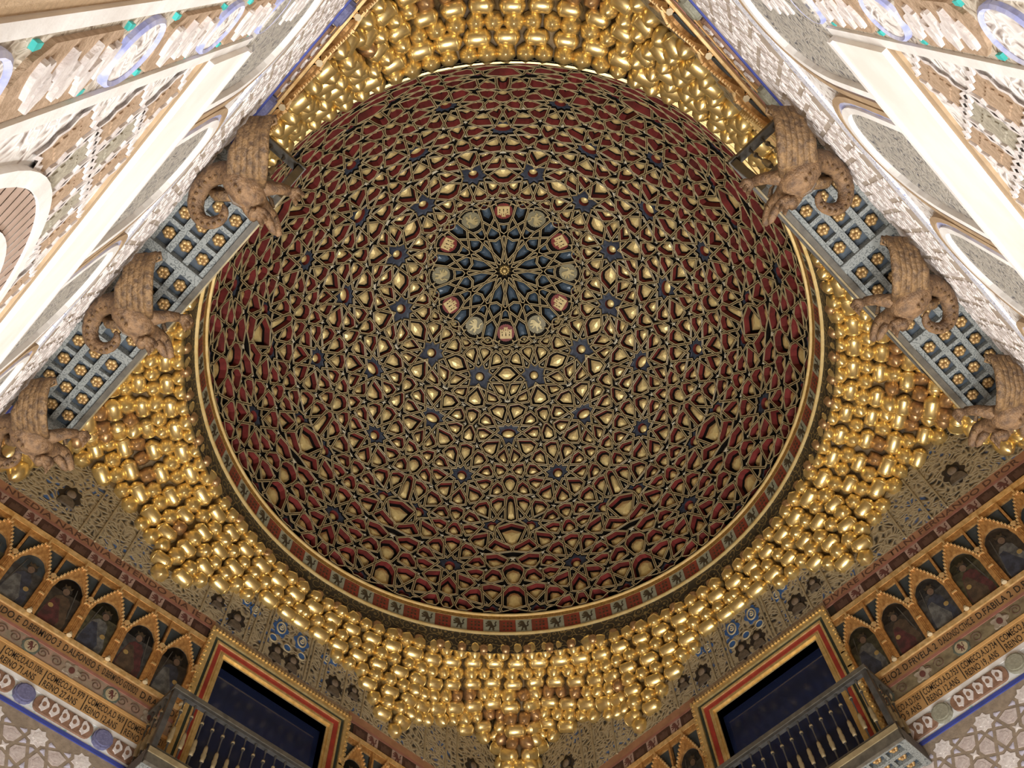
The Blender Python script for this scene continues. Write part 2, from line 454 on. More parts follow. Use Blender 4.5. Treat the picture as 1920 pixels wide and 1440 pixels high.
for kind, poly in FACES:
    poly = [unit(p) for p in poly]
    poly = [p if p[2] > .012 else unit(np.array([p[0], p[1], .012])) for p in poly]
    c, e1, e2, pts, area_ = to2d(poly)
    wid = HW * (1.0 if kind != 'five' else .8)
    if kind == 'medal': wid = HW * .9
    q = safe_inset(pts, wid)
    add_strap(c, e1, e2, pts, q)
    big = area_ > math.radians(1.9) ** 2
    depth = {'shield': .125 if big else .07, 'blue': .12, 'kite': .07, 'five': .06, 'starK': .05, 'starO': .05, 'black': .07, 'medal': .05}[kind]
    Q = lift(c, e1, e2, q)
    wm = {'shield': 0, 'blue': 1}.get(kind, 1)
    walls.strip([dw(x, .006) for x in Q], [dw(x, depth) for x in Q], wm)
    if kind in ('starK', 'starO'):
        n = len(q); cen = sum(q) / n; rad = math.radians(1.22)
        ang = [math.atan2((p - cen)[1], (p - cen)[0]) for p in q]
        ex = 1.55 if kind == 'starO' else 1.0
        # long axis of the oval boss lies along the parallel
        az = unit(np.cross(c, [0, 0, 1.])); ax = np.array([az @ e1, az @ e2])
        circ = []
        for a in ang:
            d = np.array([math.cos(a), math.sin(a)]) * rad; circ.append(cen + d + ax * (d @ ax) * (ex - 1))
        mid2 = [p * .55 + r * .45 for p, r in zip(q, circ)]
        cups.append((c, e1, e2, q, mid2, circ, cen, ax, ex))
        continue
    backs.ngon([dw(x, depth) for x in Q])
    if kind == 'medal': MEDAL = (c, e1, e2, q); continue
    if kind == 'black': continue
    if kind in ('kite', 'five') or not big:
        if area_ > math.radians(.8) ** 2:
            g = scaled(q, .42); beads.fan([dw(x, depth - .004) for x in lift(c, e1, e2, g)], dw(lift(c, e1, e2, [sum(g) / len(g)])[0], depth - .03))
        continue
    me, O = gem_mesh(c, e1, e2, q, depth, .71, 'gold_panel' if kind == 'shield' else 'blue_panel', GOLD_P if kind == 'shield' else BLUE_G)
    gems.append((me, kind, O, area_))
# the hub star at the apex
V0 = [pol(30 * k, 1.75) for k in range(12)]; T0 = [pol(30 * k + 15, 2.6) for k in range(12)]
hub = [p for k in range(12) for p in (V0[k], T0[k])]
strap_me = strap.mesh('strapwork', [STRAP]); walls_me = walls.mesh('coffer_walls', [WALL_R, DARK]); backs_me = backs.mesh('coffer_backs', [DARK]); beads_me = beads.mesh('inlay_beads', [BONE])
for g in range(12):
    M = RZ(-math.radians(30 * g))
    link('strapwork', strap_me, CEIL, M); link('coffer_walls', walls_me, CEIL, M); link('coffer_backs', backs_me, CEIL, M)
    link('inlay_beads', beads_me, CEIL, M, kind='stuff')
# gilded and blue panels: the three hundred that show largest are parts, the rest one part
allg = []
for me, kind, O, ar in gems:
    for g in range(12):
        M = RZ(-math.radians(30 * g)); P = M @ Vector(O); v = P - CAMP; n = Vector((P.x / DR ** 2, P.y / DR ** 2, (P.z - DZ) / DH ** 2)).normalized()
        allg.append((ar * max(0, v.normalized().dot(n)) / v.length_squared, me, kind, O, g))
allg.sort(key=lambda t: -t[0])
rest = MB(); nb = {'shield': 0, 'blue': 0}
for sc_, me, kind, O, g in allg:
    M = RZ(-math.radians(30 * g)) @ T(*O)
    if nb[kind] < 300: nb[kind] += 1; link(me.name.split('.')[0], me, CEIL, M)
    else:
        n0 = len(rest.v); rest.v += [tuple(M @ v.co) for v in me.vertices]
        for p in me.polygons: rest.f.append(tuple(n0 + i for i in p.vertices)); rest.m.append(0)
build('gold_panels', rest, GOLD_P, CEIL, kind='stuff')
# star cups with their bosses
for c, e1, e2, q, mid2, circ, cen, ax, ex in cups:
    O = np.array(dw(c, .05)); L = lambda pts, d: [np.array(dw(x, d)) - O for x in lift(c, e1, e2, pts)]
    cup = MB(); cup.strip(L(q, .05), L(mid2, .062), 0); cup.strip(L(mid2, .062), L(mid2, .05), 0); cup.strip(L(mid2, .05), L(circ, .052), 0)
    cup.strip(L(circ, .052), L(circ, .15), 1); cup.ngon(L(circ, .15), 2)
    cm = cup.mesh('star_cup', [BLUE_S, WALL_R, DARK])
    bo = MB(); N = 16; prevr = None
    for j in range(6):
        a = j * math.pi / 2 / 5; rr = math.radians(1.02) * math.cos(a); dep = .15 - .075 * math.sin(a)
        ring = []
        for k in range(N):
            d = np.array([math.cos(2 * math.pi * k / N), math.sin(2 * math.pi * k / N)]) * max(rr, 1e-4); ring.append(cen + d + ax * (d @ ax) * (ex - 1))
        ring = L(ring, dep)
        if prevr: bo.strip(prevr, ring)
        prevr = ring
    bo.ngon(prevr); bm_ = bo.mesh('boss', [GOLD_P], True)
    for g in range(12):
        M = RZ(-math.radians(30 * g)) @ T(*O)
        o = link('star_cup', cm, CEIL, M); link('boss', bm_, o, Matrix())
# hub rosette
h = MB(); h.strip([dw(x, .006) for x in hub], [dw(x, .09) for x in hub], 1); h.ngon([dw(x, .09) for x in hub], 1)
for k in range(12):
    a = pol(30 * k + 15, 2.0); l, r_ = pol(30 * k, 1.0), pol(30 * k + 30, 1.0)
    h.fan([dw(l, .085), dw(a, .08), dw(r_, .085), dw(pol(30 * k + 15, .6), .085)], dw(pol(30 * k + 15, 1.2), .04), 0)
for k in range(12):
    cpt = pol(30 * k, .95); 
    h.lathe([(.035, 0), (.03, -.035), (.012, -.05)], 8, tuple(np.array(dw(cpt, .085))), 0)
h.lathe([(.075, 0), (.07, -.05), (.045, -.085), (.03, -.1), (.0, -.1)], 12, tuple(dw(pol(0, 0), .09)), 0)
build('hub_rosette', h, [mat('old_gilding', (.55, .40, .16), (.25, .17, .06), .45, .6, 10), DARK], CEIL)
# medallions: castles and lions alternate
CASTLE_Y = mat('castle_yellow', (.68, .52, .25), (.55, .4, .17), .6); MED_R = mat('medallion_red', (.22, .025, .02), (.14, .02, .016), .6); MED_G = mat('medallion_olive', (.27, .24, .15), (.19, .17, .10), .6)
LION_G = mat('lion_gilding', (.55, .46, .24), (.42, .34, .16), .5, .2)
CASTLE = [(-1, -1), (1, -1), (1, .35), (1, .62), (.78, .62), (.78, .48), (.62, .48), (.62, .62), (.42, .62), (.42, .3), (.32, .3), (.32, .85), (.32, 1), (.16, 1), (.16, .88), (.06, .88), (.06, 1), (-.06, 1), (-.06, .88), (-.16, .88), (-.16, 1), (-.32, 1), (-.32, .3), (-.42, .3), (-.42, .62), (-.62, .62), (-.62, .48), (-.78, .48), (-.78, .62), (-1, .62)]
LION = [(-.6, .85), (-.5, 1.0), (-.25, 1.0), (0, .86), (.12, .6), (.2, .3), (.32, .02), (.42, -.05), (.55, -.02), (.66, .1), (.55, .4), (.62, .75), (.8, .95), (.95, .8), (.82, .7), (.7, .4), (.85, .1), (.7, -.2), (.48, -.25), (.45, -.42), (.55, -.6), (.42, -.85), (.6, -1), (.2, -1), (.15, -.75), (.2, -.58), (.02, -.42), (-.15, -.6), (-.1, -.85), (-.35, -1), (-.5, -.95), (-.4, -.82), (-.35, -.6), (-.25, -.35), (-.25, -.08), (-.55, -.2), (-.9, -.25), (-.95, -.1), (-.7, 0), (-.45, .1), (-.75, .2), (-1, .35), (-.95, .5), (-.65, .42), (-.4, .36), (-.45, .52), (-.75, .6), (-.8, .75)][::-1]
c, e1, e2, q = MEDAL
O = np.array(dw(c, .05)); az = unit(np.cross([0, 0, 1.], c)); up_ = unit(np.cross(c, az)); R4 = 4.75
def med_frame():
    # local frame of a medallion: x along the parallel, z towards the apex, y out of the dome
    X = Vector((1, 0, 0)); nrm = Vector((0, c[1] / DR, c[2] / DH)).normalized(); Zv = X.cross(nrm).normalized()
    if Zv.z < 0: Zv = -Zv
    X = nrm.cross(Zv)
    return Matrix(((X.x, nrm.x, Zv.x, O[0]), (X.y, nrm.y, Zv.y, O[1]), (X.z, nrm.z, Zv.z, O[2]), (0, 0, 0, 1)))
MF = med_frame()
def disc_poly(r, n=24, teeth=0): return [(r * (1 - (teeth if i % 2 else 0)) * math.cos(2 * math.pi * i / n), r * (1 - (teeth if i % 2 else 0)) * math.sin(2 * math.pi * i / n)) for i in range(n)]
d1 = MB(); d1.prism(disc_poly(.19, 48, .06), -.012, .0); d1m = d1.mesh('medallion', [MED_R]); d2 = MB(); d2.prism(disc_poly(.20, 56, .07), -.012, .0); d2m = d2.mesh('medallion', [MED_G])
ca = MB(); ca.prism([(x * .125, z * .125) for x, z in CASTLE], -.035, -.01, 0)
for x, z, a, b in ((-.6, -.35, .1, .16), (0, -.35, .12, .18), (.6, -.35, .1, .16), (-.65, .1, .08, .12), (.65, .1, .08, .12), (0, .5, .07, .12), (0, -.02, .07, .1)):
    ca.box((x - a / 2 - .02) * .125, (x + a / 2 + .02) * .125, -.037, -.034, (z - b) * .125, (z + b) * .125, 1)
cam_ = ca.mesh('castle_emblem', [CASTLE_Y, DARK]); li = MB(); li.prism([(x * .135, z * .135) for x, z in LION], -.035, -.01); lim = li.mesh('lion_emblem', [LION_G])
for g in range(12):
    M = RZ(-math.radians(30 * g)) @ MF
    cs = g % 2 == 0
    o = link('medallion', d1m if cs else d2m, CEIL, M, label='round red medallion with a yellow castle' if cs else 'round olive medallion with a gilded lion')
    link('castle_emblem' if cs else 'lion_emblem', cam_ if cs else lim, o, Matrix())

# ------------------------------------------------------------------ drum: mouldings, heraldic tiles and a painted scroll band
def ring_mesh(prof, n=120):
    b = MB(); P = [[(r * math.cos(2 * math.pi * i / n), r * math.sin(2 * math.pi * i / n), z) for i in range(n)] for r, z in prof]
    for A, B_ in zip(P, P[1:]): b.strip(A, B_)
    return b
GOLD_L = mat('bright_gilding', (.95, .74, .36), (.82, .58, .22), .4, .6, 6)
DRUM = build('trim_5', ring_mesh([(4.79, 12.30), (4.77, 12.74)]), scrolls('scroll_band', (.035, .026, .016), (.24, .17, .06), 7.5, .07, .6), kind='structure', label='round drum under the dome with scroll band, gilded mouldings and heraldic tiles', smooth=True)
build('gilded_moulding', ring_mesh([(4.77, 12.745), (4.725, 12.75), (4.72, 12.77), (4.735, 12.785), (4.765, 12.79)]), GOLD_L, DRUM, smooth=True)
build('tile_ground', ring_mesh([(4.765, 12.79), (4.765, 13.2)]), mat('drum_ground', (.2, .15, .08), (.1, .07, .03)), DRUM)
build('brown_fascia', ring_mesh([(4.762, 13.13), (4.75, 13.135), (4.735, 13.205)]), mat('brown_gilding', (.42, .24, .07), (.2, .11, .03), .45, .4, 30), DRUM, smooth=True)
build('gilded_moulding', ring_mesh([(4.735, 13.205), (4.70, 13.21), (4.695, 13.23), (4.71, 13.245), (4.74, 13.25)]), GOLD_L, DRUM, smooth=True)
TILE_R = mat('tile_red', (.36, .055, .03), (.2, .05, .025), .6, 0, 12); TILE_W = mat('tile_grey_green', (.46, .47, .36), (.33, .34, .25), .6, 0, 7); TILE_D = mat('tile_paint_dark', (.09, .065, .03), (.05, .035, .02), .7)
NT = 104; tw = 2 * math.pi * 4.76 / NT
tr = MB(); tr.box(-tw * .49, tw * .49, -.012, .0, 12.80, 13.125, 0)
for i in range(3):
    for j in range(3): tr.box(-tw * .26 + i * tw * .22, -tw * .26 + i * tw * .22 + .03, -.016, -.012, 12.85 + j * .085, 12.885 + j * .085, 1)
tw_ = MB(); tw_.box(-tw * .49, tw * .49, -.012, .0, 12.80, 13.125, 0); tw_.prism([(x * .105, 12.965 + z * .125) for x, z in LION], -.018, -.012, 1)
trm = tr.mesh('tile', [TILE_R, TILE_D]); twm = tw_.mesh('tile', [TILE_W, TILE_D])
for i in range(NT):
    a = 2 * math.pi * (i + .5) / NT
    link('tile', trm if i % 2 else twm, DRUM, RZ(-a) @ T(0, 4.762, 0))
# ------------------------------------------------------------------ floor and walls
b = MB(); b.box(-5.3, 5.3, -5.3, 5.3, FLOOR - .2, FLOOR); build('floor', b, FLOOR_M, M=RZ(math.pi / 4), kind='structure', label='pale stone floor of the hall')
# wall frames: x runs left to right seen from inside, y points out of the room, z up
FR = {'front_left': T(-D, 0, 0) @ RZ(math.pi / 4), 'front_right': T(0, D, 0) @ RZ(-math.pi / 4), 'back_right': T(D, 0, 0) @ RZ(-3 * math.pi / 4), 'back_left': T(0, -D, 0) @ RZ(3 * math.pi / 4)}
WX0, WX1, WZ0, WZ1 = 4.1, 5.95, 7.72, 10.2
CARV = carved('carved_plaster', (.42, .345, .215), (.25, .20, .125), (.022, .02, .018), 11, 1.6, (.05, .12, .30))  # near-black hollows put the shade of the pierced holes into the colour
CARV2 = carved('carved_plaster_pale', (.62, .56, .47), (.50, .43, .34), (.26, .2, .15), 22, .6)
OCHRE = mat('ochre_paint', (.50, .29, .11), (.40, .22, .08), .6, 0, 5); PINK = mat('pink_paint', (.36, .15, .11), (.27, .12, .08), .65, 0, 6)
OCHRE_D = mat('ochre_dark', (.38, .21, .085), (.28, .15, .06), .6, 0, 5)
INK = mat('ink', (.035, .024, .016), (.02, .014, .01), .7)
GILT_C = mat('gilt_carving', (.66, .37, .13), (.42, .20, .065), .45, .45, 22, .35, bscale=60)
GILT_E = mat('gilt_edge', (.93, .68, .34), (.68, .42, .16), .38, .5, 14)
NICHE_BL = mat('spandrel_blue', (.055, .075, .085), (.03, .04, .045), .7)
TEAL_W = mat('white_teal_relief', (.72, .74, .74), (.25, .52, .52), .7, 0, 9, .4, lo=.3, hi=.42, bscale=40)
LILAC = mat('lilac_disc', (.19, .19, .33), (.12, .12, .23), .7, 0, 30, .5, bscale=60); OLIVE = mat('olive_disc', (.34, .33, .25), (.25, .24, .18), .7, 0, 30, .5, bscale=60)
CART = mat('cartouche_brown', (.30, .17, .11), (.20, .11, .07), .7, 0, 14, .4); RELW = mat('relief_white', (.80, .76, .74), (.6, .54, .52), .75, 0, 18, .4, bscale=50)
BLUE_L = mat('blue_line', (.05, .07, .34), (.04, .06, .26), .6); TILE_K = mat('tile_brown', (.075, .03, .022), (.05, .02, .015), .6, 0, 20); TILE_L = mat('tile_rose', (.44, .31, .25), (.36, .24, .19), .6, 0, 9)
EMB = mat('emblem_brown', (.14, .05, .04), (.1, .035, .03), .6)
PAINTED = mat('painted_band', (.40, .26, .19), (.24, .20, .14), .6, 0, 9); PAINTED2 = mat('painted_band_olive', (.26, .21, .12), (.14, .105, .06), .6, 0, 9)
GLASSN = bpy.data.materials.new('night_glass'); GLASSN.use_nodes = True
_b = GLASSN.node_tree.nodes['Principled BSDF']; _b.inputs['Base Color'].default_value = (.016, .024, .07, 1); _b.inputs['Roughness'].default_value = .06; _b.inputs['Specular IOR Level'].default_value = .35
RED_P = mat('frame_red', (.40, .045, .03), (.3, .035, .025), .5, 0, 8); GREEN_P = mat('frame_green', (.03, .045, .035), (.02, .03, .025), .5); FRAME_G = mat('frame_gilt', (.90, .68, .32), (.72, .5, .2), .32, .6, 14)
WALLS = {}
wm = MB()
for (x0, x1, z0, z1) in ((-.0, WX0, FLOOR, 12.6), (WX1, 10.0, FLOOR, 12.6), (WX0, WX1, FLOOR, WZ0), (WX0, WX1, WZ1, 12.6)): wm.box(x0, x1, 0, .3, z0, z1)
LAB = {'front_left': 'left far wall with portrait frieze and framed window behind a balcony', 'front_right': 'right far wall with portrait frieze and framed window behind a balcony', 'back_left': 'near left wall of white plaster lattice and arches', 'back_right': 'near right wall of white plaster lattice and arches'}
wmesh = wm.mesh('wall', [mat('wall_buff', (.50, .39, .27), (.38, .28, .19), .85, 0, 20, .3, bscale=45)])
for k in FR: WALLS[k] = link('wall_' + k, wmesh, None, FR[k], kind='structure', label=LAB[k])
# one copy of every frieze mesh is shared by the four walls
SEGS = ((0.0, 3.8), (6.3, 10.0))
def arch_pts(w, zs, zt, n=10, k=1.0):
    """pointed arch outline from right foot over the tip to the left foot"""
    R = [(w * math.cos(a) ** k, zs + (zt - zs) * math.sin(a) ** .92) for a in [math.pi / 2 * i / n for i in range(n + 1)]]
    return R + [(-x, z) for x, z in R[-2::-1]]
CX = [.45 + .55 * i for i in range(7)]            # arcade columns left of the window: .45 ... 3.75
CXR = [10 - x for x in CX]
NX = [.725 + .55 * i for i in range(6)]
# gothic canopy, one bay
can = MB(); W2 = .275
inner = [(.205 * (1 - .09 * (abs(math.sin(i * math.pi / 3.33)))) * math.cos(math.pi * i / 20) if 0 < i < 20 else .205 * math.cos(math.pi * i / 20), 9.62 + .30 * math.sin(math.pi * i / 20) ** .9) for i in range(21)]
inner = [(.2, 9.05)] + inner + [(-.2, 9.05)]
out_ = [(W2 - .03, 9.05)] + [(W2 - .03 - (W2 - .03) * (i / 10) ** 1.25, 9.62 + .56 * (i / 10)) for i in range(0, 11)] + [(-(W2 - .03) + (W2 - .03) * ((10 - i) / 10) ** 1.25 if False else -(W2 - .03 - (W2 - .03) * ((10 - i) / 10) ** 1.25), 9.62 + .56 * ((10 - i) / 10)) for i in range(1, 11)] + [(-(W2 - .03), 9.05)]
I3 = [(x, -.05, z) for x, z in inner]; O3 = [(x, -.075, z) for x, z in out_]
can.strip(I3, O3, 0, False); can.strip([(x, .0, z) for x, z in inner], I3, 0, False); can.strip(O3, [(x, -.02, z) for x, z in out_], 0, False)
for i in range(1, 22, 1):                          # crockets along the gable
    x, z = out_[i]
    can.box(x - .014, x + .014, -.09, -.06, z - .008, z + .02, 1)
can.prism([(.012, 10.1), (0, 10.26), (-.012, 10.1)], -.1, -.06, 1)
canm = can.mesh('gothic_canopy', [GILT_C, GILT_E])
co_ = MB()
co_.box(-.032, .032, -.07, 0, 9.05, 9.66, 0)
for x in (-.02, 0, .02): co_.lathe([(.011, 9.07), (.011, 9.62)], 6, (x, -.075, 0), 0)
for z in (9.36, 9.62): co_.box(-.036, .036, -.095, -.01, z, z + .025, 1)
co_.box(-.016, .016, -.09, -.02, 9.645, 10.18, 0); co_.prism([(-.04, 9.72), (0, 9.66), (.04, 9.72), (.0, 9.75)], -.11, -.07, 1)
co_.lathe([(.035, 9.03), (.03, 9.06), (.008, 9.1)], 6, (0, -.09, 0), 2)
com = co_.mesh('slender_column', [GILT_C, GILT_E, mat('white_tip', (.62, .52, .34), (.5, .4, .24), .6)])
spm = MB(); spm.box(-.245, .245, -.012, -.004, 9.66, 10.16); spm = spm.mesh('spandrel_panel', [NICHE_BL])
tk = MB(); tk.box(-.135, .135, -.02, 0, 10.345, 10.55, 0); tk.prism([(x * .08, 10.45 + z * .07) for x, z in CASTLE], -.023, -.02, 1); tkm = tk.mesh('tile', [TILE_K, mat('emblem_dark', (.12, .06, .045), (.09, .045, .03))])
tl = MB(); tl.box(-.105, .105, -.02, 0, 10.345, 10.55, 0); tl.prism([(x * .085, 10.447 + z * .085) for x, z in LION], -.024, -.02, 1); tlm = tl.mesh('tile', [TILE_L, EMB])
disc = MB(); disc.prism(disc_poly(.125, 26, .04), -.05, 0); disc.prism(disc_poly(.10, 24), -.065, -.05)
disc = {'l': disc.mesh('roundel', [LILAC]), 'o': disc.mesh('roundel', [OLIVE])}
ctm = MB(); cap = [(.36 + .10 * math.cos(a), .105 * math.sin(a)) for a in [math.pi / 2 - math.pi * i / 8 for i in range(9)]]
ctm.prism([(x, z) for x, z in cap[::-1]] + [(-x, z) for x, z in cap], -.03, 0, 0)
rnd = random.Random(3)
for i in range(5):
    cx0 = -.32 + i * .16
    ctm.prism([(cx0 + (.07 + .02 * math.cos(3 * a)) * math.cos(a) * .85, (.085 + .015 * math.sin(4 * a)) * math.sin(a)) for a in [2 * math.pi * j / 14 for j in range(14)]], -.045, -.03, 1)
    ctm.prism([(cx0 + .03 * math.cos(a), .035 * math.sin(a)) for a in [2 * math.pi * j / 8 for j in range(8)]], -.048, -.045, 0)
ctm = ctm.mesh('cartouche', [CART, RELW])
pr = MB(); pr.prism(disc_poly(.115, 20, .1), -.012, 0, 0); pr.prism(disc_poly(.085, 20), -.016, -.012, 1); pr.prism([(x * .05, z * .06) for x, z in LION], -.019, -.016, 2)
prm = pr.mesh('painted_roundel', [mat('roundel_green', (.13, .15, .115), (.09, .1, .08)), mat('roundel_cream', (.50, .42, .27), (.36, .29, .18), .6, 0, 20), EMB])
pl = MB()
pl.prism([((.10 + .025 * math.cos(5 * a)) * math.cos(a), (.09 + .02 * math.cos(5 * a)) * math.sin(a)) for a in [2 * math.pi * j / 30 for j in range(30)]], -.012, 0, 0); pl.prism([(.04 * math.cos(a), .05 * math.sin(a)) for a in [2 * math.pi * j / 10 for j in range(10)]], -.015, -.012, 1)
plm = pl.mesh('painted_leaf', [mat('leaf_grey', (.42, .36, .28), (.27, .21, .15), .6, 0, 20), EMB])
sc_ = MB()
for i in range(2):
    cx0 = -.09 + .18 * i
    sc_.tube([(cx0 + (.02 + .055 * t) * math.cos(9 * t) * (1 if i else -1), -.004, (.02 + .055 * t) * math.sin(9 * t)) for t in [j / 22 for j in range(23)]], .006, 5)
scm = sc_.mesh('painted_scroll', [mat('scroll_dark', (.16, .09, .06), (.1, .06, .04))])
def strips(nm, z0, z1, y, m, W):
    for x0, x1 in SEGS: boxpart(nm, x0, x1, y, .0, z0, z1, m, W)
NAMES = {'front_left': ["FERNDO.E", "D.BERMVDO 3", "D.ALFONSO 5", "D.BERMVDO GTOSO2", "D.RAMIRO"], 'front_right': ["AVRELIO2", "D.FRVELA 2", "D.ALONSO CTHC.E", "D.FABILA 2", "D.PELAYO"]}
YEARS = {'front_left': [("COMECO.A.D.1006.", "REINO 71.ANS"), ("COMECO.A.D 979", "REINO 27.ANS"), ("COMECO.A.D 969", "REINO 12.ANS"), ("COMECO.A.D 921", "REINO")], 'front_right': [("COMECO.A.D.765", "REINO 9 ANS"), ("COMECO.A.D.753", "REINO 12.ANS"), ("COMECO.A.D.734", "REINO 19, ANS"), ("COMECO.A.D.73", "REINO 2 ANS")]}
TOPT = {'front_left': (.42, 3.75, "NVEDIA NARANIA BITENDO AIA IE D"), 'front_right': (6.3, 9.6, "DIVARE ICAR TILNI FERNANDO D POR")}
for wn, W in WALLS.items():
    front = wn.startswith('front')
    pb = PAINTED if wn == 'front_left' else PAINTED2
    strips('roundel_band', 7.88, 8.16, -.02, TEAL_W, W); strips('blue_fillet', 7.83, 7.88, -.035, BLUE_L, W); strips('white_fillet', 8.16, 8.225, -.03, WHITE, W)
    strips('year_band', 8.225, 8.50, -.03, OCHRE, W); strips('ochre_moulding', 8.50, 8.545, -.035, mat('ochre_light', (.72, .44, .18), (.6, .34, .12), .5), W); strips('painted_band', 8.545, 8.77, -.02, pb, W)
    strips('pink_fillet', 8.77, 8.81, -.03, PINK, W); strips('name_band', 8.81, 8.98, -.03, OCHRE_D, W); strips('gilded_sill', 8.98, 9.05, -.055, GILT_E, W)
    strips('niche_back', 9.05, 10.17, -.004, INK, W)
    strips('gilded_cornice', 10.16, 10.25, -.04, GILT_C, W); strips('bead_moulding', 10.25, 10.34, -.045, GILT_E, W); strips('tile_band', 10.345, 10.56, -.008, INK, W)
    strips('pink_fillet', 10.56, 10.60, -.022, PINK, W); strips('letter_band', 10.60, 10.74, -.018, mat('letter_ground', (.40, .20, .11), (.30, .15, .08), .6), W)
    # bays of the gothic arcade
    for X in (NX, [10 - x for x in NX]):
        for x in X: link('gothic_canopy', canm, W, T(x, 0, 0)); link('spandrel_panel', spm, W, T(x, 0, 0))
    for x in CX + CXR: link('slender_column', com, W, T(x, 0, 0))
    x = .18; k = 0
    while x < 9.9:
        if x < 3.75 or x > 6.35: link('tile', tkm if k % 2 == 0 else tlm, W, T(x, 0, 0))
        x += .245; k += 1
    for x in (1.0, 2.02, 3.04, 6.96, 7.98, 9.0): link('roundel', disc['l' if wn in ('front_left', 'back_left') else 'o'], W, T(x, -.02, 8.03))
    for x in (.49, 1.51, 2.53, 3.5, 6.5, 7.47, 8.49, 9.51): link('cartouche', ctm, W, T(x, -.02, 8.03) @ Matrix.Diagonal((.82, 1, 1, 1)))
    for x in ((.69, 1.8, 2.91, 7.0, 8.1, 9.2) if wn != 'front_right' else (.8, 1.9, 3.0, 6.45, 7.57, 8.67)): link('painted_roundel', prm, W, T(x, -.02, 8.655)); link('painted_leaf', plm, W, T(x + .55, -.02, 8.655))
    for x in [.4 + .55 * i for i in range(7)] + [6.6 + .55 * i for i in range(6)]: link('painted_scroll', scm, W, T(x, -.022, 8.655))
    if front:
        left = wn == 'front_left'
        xs = [1.0 + .55 * i for i in range(5)] if left else [6.25 + .55 * i for i in range(5)]
        for x, s in zip(xs, NAMES[wn]): link('lettering', text_mesh(s, .105, .50, INK), W, T(x + .03, -.033, 8.845))
        xs = [1.55 + .55 * i for i in range(4)] if left else [6.30 + .55 * i for i in range(4)]
        for x, (a, b2) in zip(xs, YEARS[wn]):
            link('lettering', text_mesh(a, .095, .49, INK), W, T(x + .04, -.033, 8.375)); link('lettering', text_mesh(b2, .095, .44 if len(b2) > 6 else .2, INK), W, T(x + .04, -.033, 8.25))
            boxpart('divider', x + .005, x + .017, -.034, -.03, 8.24, 8.47, INK, W)
        x0, x1, s = TOPT[wn]; link('lettering', text_mesh(s, .10, x1 - x0, mat('faded_ink', (.12, .05, .035), (.08, .035, .025))), W, T(x0, -.021, 10.615))
    # carved plaster above the frieze and over the window
    cb = MB(); cb.box(0, 10, -.02, 0, 10.74, 12.4); build('carved_plaster', cb, CARV, W)

# ------------------------------------------------------------------ windows with painted and gilded frames
def frame_box(b, i, o_, y, y1, m):
    """rectangular moulding from inset i to outset o_ around the opening"""
    X0, X1, Z0, Z1 = WX0, WX1, WZ0, WZ1
    b.box(X0 - o_, X0 - i, y, y1, Z0, Z1 + o_, m); b.box(X1 + i, X1 + o_, y, y1, Z0, Z1 + o_, m); b.box(X0 - i, X1 + i, y, y1, Z1 + i, Z1 + o_, m)
for n, wn in enumerate(('front_left', 'front_right', 'back_right', 'back_left')):
    g = MB(); g.box(WX0, WX1, .14, .17, WZ0, WZ1)
    wo = build('window_%d' % (n + 1), g, GLASSN, M=FR[wn], kind='structure', label='tall window of dark glass in a gilded, red and green frame on the %s wall' % wn.replace('_', ' ').replace('front', 'far').replace('back', 'near'))
    f = MB(); frame_box(f, -.0, .035, -.02, .14, 0); frame_box(f, .035, .07, -.05, 0, 0); frame_box(f, .07, .10, -.035, 0, 0); build('inner_moulding', f, FRAME_G, wo)
    f = MB(); frame_box(f, .10, .17, -.045, 0, 0); build('red_band', f, RED_P, wo)
    f = MB(); frame_box(f, .17, .20, -.07, 0, 0); build('gilt_fillet', f, FRAME_G, wo)
    f = MB(); frame_box(f, .20, .25, -.06, 0, 0); build('green_band', f, GREEN_P, wo)
    f = MB(); frame_box(f, .25, .33, -.095, 0, 0)
    for i in range(44):
        x = WX0 - .33 + i * (WX1 - WX0 + .66) / 43; f.box(x - .017, x + .017, -.11, -.05, WZ1 + .32, WZ1 + .36)
    for i in range(34):
        z = WZ0 + i * (WZ1 - WZ0 + .3) / 33
        for s, X in ((-1, WX0 - .33), (1, WX1 + .33)): f.box(X - .022, X + .022, -.11, -.05, z - .022, z + .022)
    build('outer_moulding', f, FRAME_G, wo)

# ------------------------------------------------------------------ busts and cartouches of the carved zone over the windows
SKIN = mat('painted_face', (.24, .175, .12), (.12, .09, .06), .7, 0, 12); HAIR = mat('painted_hair', (.03, .022, .018), (.02, .015, .012), .8); ROBE = mat('painted_robe', (.17, .13, .09), (.08, .06, .04), .7, 0, 15)
BLUE_C = mat('cartouche_blue', (.04, .13, .36), (.03, .09, .25), .6, 0, 14)
nb_ = MB(); nb_.prism([((.14 + .02 * math.cos(8 * a)) * math.cos(a), (.19 + .02 * math.cos(8 * a)) * math.sin(a)) for a in [2 * math.pi * j / 40 for j in range(40)]], -.024, -.018)
nbm = nb_.mesh('cusped_recess', [INK])
bu = MB()
bu.rings([[(r * math.cos(a), -.03 - .035 * k, z + r * 1.2 * math.sin(a)) for a in [2 * math.pi * j / 12 for j in range(12)]] for r, k, z in ((.062, 0, .04), (.06, .5, .04), (.045, .9, .045), (.015, 1.15, .045))], 0)
bu.rings([[(r * math.cos(a), -.028 - .02 * k, .055 + r * 1.1 * math.sin(a)) for a in [2 * math.pi * j / 12 for j in range(12)]] for r, k in ((.088, 0), (.085, .5), (.07, .8))], 1)
bu.prism([(-.11, -.17), (.11, -.17), (.09, -.08), (.035, -.03), (-.035, -.03), (-.09, -.08)], -.055, -.02, 2)
bum = bu.mesh('bust', [SKIN, HAIR, ROBE], True)
